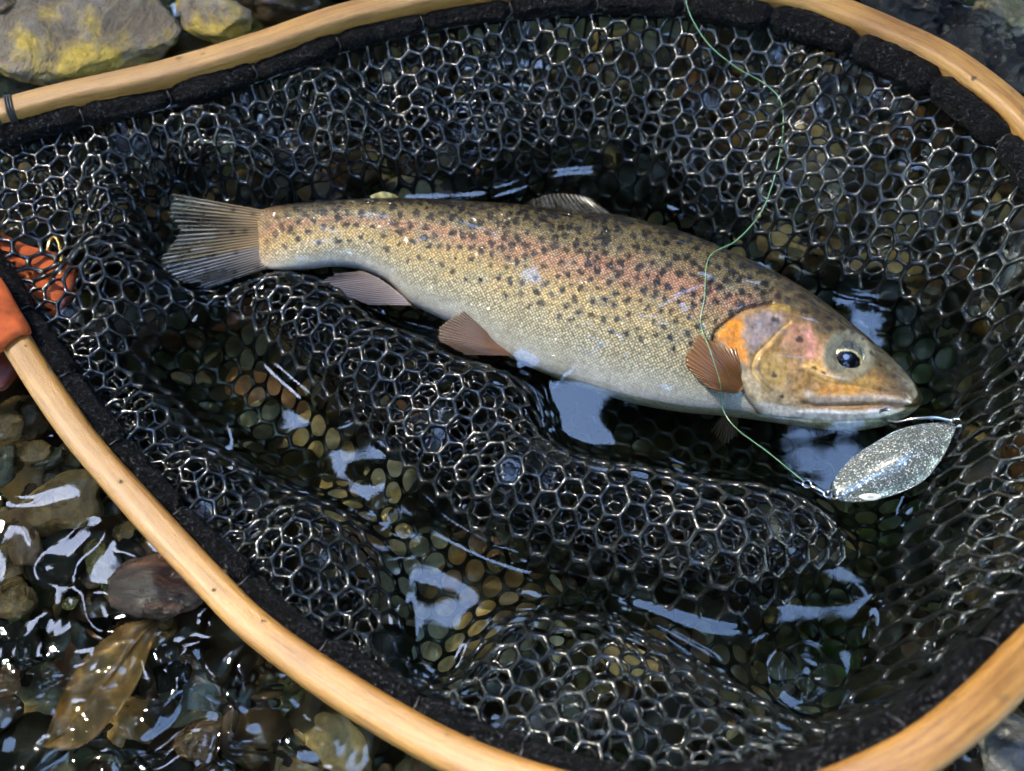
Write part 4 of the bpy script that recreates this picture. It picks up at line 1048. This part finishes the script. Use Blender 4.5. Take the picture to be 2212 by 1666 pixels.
fin('pelvic_fin', [(1104, 768), (1090, 752), (1075, 738)], [(1010, 766), (955, 738), (948, 715), (975, 686), (1002, 672)], 0.35, [0.35, 0.45, 0.5, 0.6, 0.75], 22, (0.20, 0.095, 0.04), (0.16, 0.11, 0.07), 0.6, 0.025, arch=0.1, frayed=4, seed=5)
fin('anal_fin', [(890, 660), (862, 632), (820, 602), (783, 585)], [(800, 658), (738, 636), (700, 622), (698, 610), (730, 590)], 0.05, [0.15, 0.25, 0.3, 0.3], 20, (0.17, 0.115, 0.075), (0.11, 0.09, 0.085), 0.7, 0.02, frayed=4, seed=6)
fin('dorsal_fin', [(1125, 452), (1180, 458), (1250, 466), (1335, 477)], [(1135, 440), (1172, 424), (1232, 418), (1275, 428)], 0.0, -0.25, 16, (0.05, 0.045, 0.032), (0.045, 0.043, 0.038), 0.25, 0.015, spots=26, frayed=2, seed=7)
fin('adipose_fin', [(806, 436), (840, 436), (872, 436)], [(800, 424), (826, 414), (852, 420)], 0.0, -0.05, 3, (0.22, 0.20, 0.08), (0.26, 0.25, 0.10), 0.9, 0.005, spots=4, frayed=1, seed=8)
cd = fin('caudal_fin', [(590, 458), (578, 490), (576, 530), (586, 576)], [(384, 420), (372, 445), (386, 490), (382, 530), (366, 565), (384, 596), (452, 622)], 0.08, [0.35, 0.3, 0.05, 0.05, 0.2, 0.1, -0.1], 26, (0.27, 0.18, 0.09), (0.085, 0.10, 0.095), 0.25, 0.06, nu=140, nv=44, spots=16, frayed=15, seed=9)

# water beads and streaks on the flank, placed and tilted to mirror the sky
FILM = [(1145, 605, 24, 26, 0.4), (820, 467, 30, 7, 0.1), (790, 466, 12, 5, 0), (1030, 492, 34, 6, 0.25), (1065, 505, 14, 5, 0.5), (1290, 737, 32, 6, 0.5), (1480, 632, 44, 7, -0.35), (1450, 650, 30, 6, -0.5), (1400, 685, 26, 6, 0.05),
        (1530, 598, 26, 6, 0.3), (1618, 610, 20, 7, 0.2), (1478, 668, 18, 16, 0), (1515, 706, 16, 8, 0.1), (1330, 722, 24, 5, 0.6), (690, 522, 40, 6, -0.15), (720, 500, 26, 6, 0.2), (650, 560, 18, 8, 0), (740, 545, 26, 5, 0.1),
        (905, 520, 16, 6, -0.4), (1140, 768, 28, 30, 0.2), (1235, 800, 46, 10, -0.8), (1290, 752, 24, 8, -0.8), (1440, 838, 20, 14, 0.3), (1350, 770, 12, 10, 0), (1430, 700, 20, 4, 0.1), (1650, 575, 18, 4, 0.4), (1600, 665, 12, 5, -0.3),
        (1640, 702, 14, 7, 0.5), (1745, 690, 24, 6, 0.3), (1800, 815, 44, 5, 0.25), (1700, 770, 30, 4, 0.1), (1895, 888, 34, 12, -0.1), (1800, 892, 60, 4, 0.05), (1860, 700, 18, 4, 0.6), (1575, 850, 20, 5, 0.4), (1690, 905, 50, 4, 0.1)]
FM = M['film'].copy(); FM.name = 'smooth_water_film'
for nd in FM.node_tree.nodes:
    if nd.type == 'BUMP': nd.inputs['Strength'].default_value = 0.12
Vf, Ff, off = [], [], 0
r4 = np.random.default_rng(5)
for (fx_, fy_, a_, b_, rt_) in FILM:
    c_ = FP(np.array([float(fx_)]), np.array([float(fy_)]), near_h(fx_, fy_))[0]; sc_f = FPX / np.dot(c_ - CAM, FWD)
    pn = (CAM - c_) / np.linalg.norm(CAM - c_) + np.array([0.03, -0.14, 1.0]) / 1.01; pn /= np.linalg.norm(pn); pn = pn + 0.02 * r4.normal(size=3); pn /= np.linalg.norm(pn)
    ux = np.array([1.0, 0, 0]) - pn * pn[0]; ux /= np.linalg.norm(ux); uy = np.cross(pn, ux)
    d1_ = math.cos(-rt_) * ux + math.sin(-rt_) * uy; d2_ = -math.sin(-rt_) * ux + math.cos(-rt_) * uy
    th_ = np.linspace(0, 2 * math.pi, 28, endpoint=False); ringsV = []
    wob_ = 1 + 0.28 * vnoise(np.stack([2 * np.cos(th_) + fx_, 2 * np.sin(th_) + fy_], 1), 13)
    for rr_ in (1.0, 0.75, 0.5, 0.25, 0.02):
        ringsV.append(c_ + pn * (0.07 + 0.02 * (1 - rr_ ** 2) * min(1, b_ / 10)) + (a_ / sc_f * rr_ * wob_ * np.cos(th_))[:, None] * d1_ + (b_ / sc_f * rr_ * wob_ * np.sin(th_))[:, None] * d2_ - pn * 0.0)
    Vf.append(np.vstack(ringsV)); Ff.append(grid_faces(5, 28, False, True, off)); off += 140
wf = mesh_obj('water_film', np.vstack(Vf), np.vstack(Ff), FM, fish); wf['kind'] = 'stuff'

# ------------------------------------------------------------------ lure and line
lure = empty('spoon_lure', (0, 0, 0), 'silver glitter spoon lure at the trout mouth', 'fishing lure')
SP = np.array([(2062, 916), (1998, 915), (1942, 928), (1892, 955), (1842, 988), (1808, 1026), (1798, 1058), (1815, 1080), (1858, 1083), (1908, 1075), (1958, 1058), (2002, 1032), (2038, 985), (2055, 948)], float)
so = catmull(SP, 90, closed=True); sc_ = so.mean(0); ax_ = np.array([2062 - 1805, 916 - 1066.0]); ax_ /= np.linalg.norm(ax_)
Vt = []; rs = np.linspace(1, 0.004, 22)
for r_ in rs:
    q_ = sc_ + (so - sc_) * r_
    al_ = (q_ - sc_) @ ax_; ac_ = (q_ - sc_) @ np.array([-ax_[1], ax_[0]])
    z_ = 0.35 + 0.42 * (1 - r_ ** 2) - 0.0011 * al_ * np.sign(al_) * 0 + 0.0016 * al_ + 0.10 * np.sin(al_ / 34.0) + 0.05 * np.cos(ac_ / 22.0)
    Vt.append(P(q_[:, 0], q_[:, 1], z_))
Vt = np.vstack(Vt); nt_ = len(Vt)
Vb = Vt - np.array([0, 0, 0.07])
F_ = np.vstack([grid_faces(22, 90, False, True), grid_faces(22, 90, False, True, off=nt_)[:, ::-1], np.array([[(i + 1) % 90, i, i + nt_, (i + 1) % 90 + nt_] for i in range(90)])])
Fl = [list(map(int, f)) for f in F_] + [[21 * 90 + i for i in range(90)]]
mesh_obj('blade', np.vstack([Vt, Vb]), Fl, M['glitter'], lure)
a_ = np.linspace(0, 2 * math.pi, 36, endpoint=False)
def wire(name, pts, r_, mat, parent, closed=False, n_=60):
    C = catmull(np.array(pts, float), n_, closed); V_, F_ = tube(P(C[:, 0], C[:, 1], C[:, 2]), r_, 8, closed)
    return mesh_obj(name, V_, F_, mat, parent)
wire('split_ring', [(1800 + 14 * math.cos(t), 1068 + 10 * math.sin(t), 0.35 + 0.1 * math.sin(t * 2)) for t in a_[::4]], 0.045, M['steel'], lure, True)
wire('split_ring', [(2064 + 12 * math.cos(t), 914 + 9 * math.sin(t), 0.75 + 0.1 * math.sin(t * 2)) for t in a_[::4]], 0.045, M['steel'], lure, True)
wire('hook', [(2058, 910, 0.75), (2020, 902, 0.7), (1975, 905, 0.5), (1935, 912, 0.2), (1905, 905, -0.1), (1900, 890, 0.2), (1918, 884, 0.6)], 0.055, M['steel'], lure)
tabo = np.array([(1855, 1072), (1872, 1066), (1895, 1067), (1904, 1073), (1892, 1080), (1868, 1080)], float)
pt = slab('pale_tab', [tuple(p) for p in tabo], 0.62, 0.03, simple('pale_grey', (0.55, 0.56, 0.5), 0.25, nscale=300, var=0.2), lure, 0.04)  # small pale oval tab on the blade
sw = empty('swivel', (0, 0, 0), 'small steel barrel swivel joining the green line and spoon', 'swivel')
wire('eye_loop', [(1743 + 9 * math.cos(t), 1046 + 8 * math.sin(t), 0.22) for t in a_[::4]], 0.04, M['steel'], sw, True)
bc = catmull(np.array([(1752, 1051, 0.22), (1770, 1060, 0.24), (1780, 1065, 0.26)]), 20)
V_, F_ = tube(P(bc[:, 0], bc[:, 1], bc[:, 2]), 0.04 + 0.055 * np.sin(np.linspace(0.15, math.pi - 0.15, 20)) ** 0.6, 10)
mesh_obj('barrel', V_, F_, M['steel'], sw)
wire('eye_loop', [(1788 + 8 * math.cos(t), 1068 + 7 * math.sin(t), 0.28) for t in a_[::4]], 0.04, M['steel'], sw, True)
def hz(px, py): return float(FP(np.array([float(px)]), np.array([float(py)]), near_h(px, py))[0][2])
LP = [(1478, -25, 4.4), (1490, 30, 4.0), (1530, 95, 3.6), (1590, 145, 3.2), (1650, 180, 2.9), (1685, 215, 2.7), (1692, 265, 2.5), (1685, 330, 2.3), (1668, 400, 2.1), (1640, 465, 2.0), (1590, 520, hz(1590, 548) + 0.25), (1532, 556, hz(1532, 556) + 0.08),
      (1522, 640, hz(1522, 640) + 0.06), (1514, 700, hz(1514, 700) + 0.06), (1535, 760, hz(1535, 760) + 0.75), (1556, 830, hz(1556, 830) + 0.45), (1560, 880, hz(1560, 880) + 0.12), (1590, 925, 0.12), (1660, 978, 0.12), (1736, 1040, 0.2)]
C = catmull(np.array(LP), 300)
V_, F_ = tube(P(C[:, 0], C[:, 1], C[:, 2]), 0.0165, 6)
ln = mesh_obj('fishing_line', V_, F_, M['line'])
tag(ln, 'thin green fishing line curving over the net to the lure', 'fishing line')

# droplets on the wood
dm, dnt, db = mat_new('clear_droplet'); db.inputs['Transmission Weight'].default_value = 1; db.inputs['IOR'].default_value = 1.33; db.inputs['Roughness'].default_value = 0
db.inputs['Base Color'].default_value = (1, 1, 1, 1)
Vd, Fd, off = [], [], 0
for t in range(60):
    i = rng.integers(0, len(RIM3)); a_ = rng.uniform(0.5, 2.4)
    p_ = RIM3[i] + zfac[i] * (0.46 * sq(np.cos(a_), 0.62) * S0[i] + 0.5 * sq(np.sin(a_), 0.62) * np.array([0, 0, 1.0]))
    r_ = rng.uniform(0.03, 0.10)
    Vd.append(ICO2[0] * np.array([r_ * 1.3, r_, r_ * 0.55]) + p_); Fd.append(ICO2[1] + off); off += len(ICO2[0])
dr_ = mesh_obj('water_droplets', np.vstack(Vd), np.vstack(Fd), dm); dr_['kind'] = 'stuff'
tag(dr_, 'clear water droplets beaded on the wooden rim', 'droplets')

# ------------------------------------------------------------------ trees over the stream (they shade it and show in the water)
def tree(x, y, h, cr, cz, crz, n_leaf, label, seed, lean=(0, 0), leafscale=1.0):
    r2 = np.random.default_rng(seed)
    t = empty('tree', (0, 0, 0), label, 'tree', 'trees shading the stream')
    zb = float(bed_z(np.array([[x * 100, y * 100]]))[0]) / 100 - 0.1
    zs = np.linspace(0, 1, 14)
    C = np.stack([x + lean[0] * zs ** 1.6, y + lean[1] * zs ** 1.6, zb + (h - zb) * zs], 1) + 0.06 * r2.normal(size=(14, 3)) * zs[:, None]
    V_, F_ = tube(C * 100, 100 * (0.17 * (1 - 0.8 * zs) + 0.02), 10); parts_V = [V_]; parts_F = [F_]; off = len(V_)
    top = C[-1]
    for k in range(9):
        i = r2.integers(6, 13); a = r2.uniform(0, 6.28); e = C[i] + np.array([math.cos(a) * cr * 0.8, math.sin(a) * cr * 0.8, cr * r2.uniform(0.1, 0.7)])
        Cb = np.stack([C[i] * (1 - q) + e * q + np.array([0, 0, -0.3 * q * (1 - q)]) for q in np.linspace(0, 1, 6)])
        V_, F_ = tube(Cb * 100, 100 * 0.06 * np.linspace(1, 0.2, 6), 6); parts_V.append(V_); parts_F += [[[v + off for v in f] for f in F_]]; off += len(V_)
    FFs = list(parts_F[0])
    for f in parts_F[1:]: FFs += f
    mesh_obj('trunk', np.vstack(parts_V), FFs, M['bark'], t)
    # leaves in clumps; crowns cut open by direction to shape sky light and reflections
    ncl = 90
    cl = r2.normal(size=(ncl, 3)); cl /= np.linalg.norm(cl, axis=1)[:, None]; cl *= (r2.random((ncl, 1)) ** 0.45) * np.array([cr, cr, crz])
    cl += np.array([top[0], top[1], cz])
    ci = r2.integers(0, ncl, n_leaf)
    p = cl[ci] + r2.normal(size=(n_leaf, 3)) * cr * 0.16
    gd = p[:, :2] / np.maximum(p[:, 2:], 0.3)
    gap = np.hypot((gd[:, 0] - 0.03) / 0.205, (gd[:, 1] + 0.14) / 0.18) - 0.7 * fbm(gd * 3.2 + 5, 4, 88)
    for hx_, hy_, hr_ in ((0.07, 0.47, 0.08), (-0.17, 0.44, 0.05), (-0.07, 0.27, 0.06), (0.28, 0.24, 0.05), (-0.42, 0.3, 0.06), (0.4, 0.62, 0.06)):  # small holes placed where the water should mirror sky
        gap = np.minimum(gap, np.hypot(gd[:, 0] - hx_, gd[:, 1] - hy_) / hr_ - 0.8 * fbm(gd * 14 + 2, 3, 44))
    hole = fbm(gd * 6.0, 3, 99)
    sg = np.hypot(gd[:, 0] - sd.x / sd.z, gd[:, 1] - sd.y / sd.z)            # thin foliage towards the sun
    thin = (sg < 0.17) & (r2.random(len(p)) < 0.80)
    p = p[(gap > 1.0) & ~thin & (hole < 0.36) & (p[:, 2] > 0.6)]; n_leaf = len(p)
    d1 = r2.normal(size=(n_leaf, 3)); d1[:, 2] *= 0.4; d1 /= np.linalg.norm(d1, axis=1)[:, None]
    d2 = np.cross(d1, r2.normal(size=(n_leaf, 3)) * 0.5 + np.array([0, 0, 1])); d2 /= np.linalg.norm(d2, axis=1)[:, None]
    L_ = r2.uniform(0.07, 0.13, (n_leaf, 1)) * 1.6 * leafscale
    q = np.stack([p - d1 * L_, p + d2 * L_ * 0.5, p + d1 * L_, p - d2 * L_ * 0.5], 1).reshape(-1, 3)
    mesh_obj('crown', q * 100, np.arange(n_leaf * 4).reshape(-1, 4), M['leafgreen'], t)
TREES = [(-2.8, 5.4, 6.5, 3.2, 6.6, 1.9, 16000, (0.6, -2.6), 'leafy tree leaning over the stream from the far bank'),
         (1.6, 6.4, 7.0, 3.3, 7.2, 2.0, 16000, (0.2, -3.0), 'tall leafy tree leaning far out over the stream'),
         (4.8, 4.0, 6.5, 3.2, 6.2, 2.2, 15000, (-1.6, -1.2), 'leafy tree at the downstream bend of the far bank'),
         (-6.2, 1.4, 6.5, 3.3, 6.0, 2.4, 15000, (2.0, 0), 'broad leafy tree upstream of the net'),
         (5.8, -1.8, 6.5, 3.2, 6.0, 2.4, 15000, (-1.8, 0), 'broad leafy tree downstream of the net'),
         (-3.6, -5.0, 6.5, 3.2, 6.0, 2.4, 15000, (0.8, 1.8), 'leafy tree on the near bank upstream'),
         (3.0, -5.6, 6.5, 3.2, 6.0, 2.4, 15000, (0, 2.0), 'leafy tree on the near bank downstream'),
         (-0.6, -8.4, 5.0, 3.4, 3.2, 2.8, 12000, (0, 0.0), 'low spreading tree set back on the near bank'),
         (0.2, 10.5, 6.0, 3.8, 4.0, 3.4, 13000, (0, 0), 'tall tree standing behind the far bank trees'),
         (-7.5, 7.5, 6.0, 3.8, 3.8, 3.2, 12000, (0, 0), 'bushy tree at the upstream end of the far bank'),
         (8.0, 7.0, 6.0, 3.8, 3.8, 3.2, 12000, (0, 0), 'bushy tree at the downstream end of the far bank'),
         (9.5, -1.0, 5.0, 3.6, 3.4, 3.0, 11000, (0, 0), 'low bushy tree beside the stream bend'),
         (-9.5, -1.5, 5.0, 3.6, 3.4, 3.0, 11000, (0, 0), 'low bushy tree beside the upstream riffle')]
for k, (x, y, h, cr, cz, crz, nl, ln_, lb) in enumerate(TREES): tree(x, y, h, cr, cz, crz, nl, lb, 900 + k, ln_)
for k in range(14):  # unseen ring of trees added to cut sky light from the sides
    a_ = 2 * math.pi * (k + 0.3) / 14; R_ = 8.2 + 1.6 * (k % 3)
    tree(R_ * math.cos(a_), R_ * math.sin(a_), 6.0, 3.4, 4.6, 4.2, 9000, 'dense bushy tree added out of view to block side sky', 1300 + k, (0, 0), 1.5)
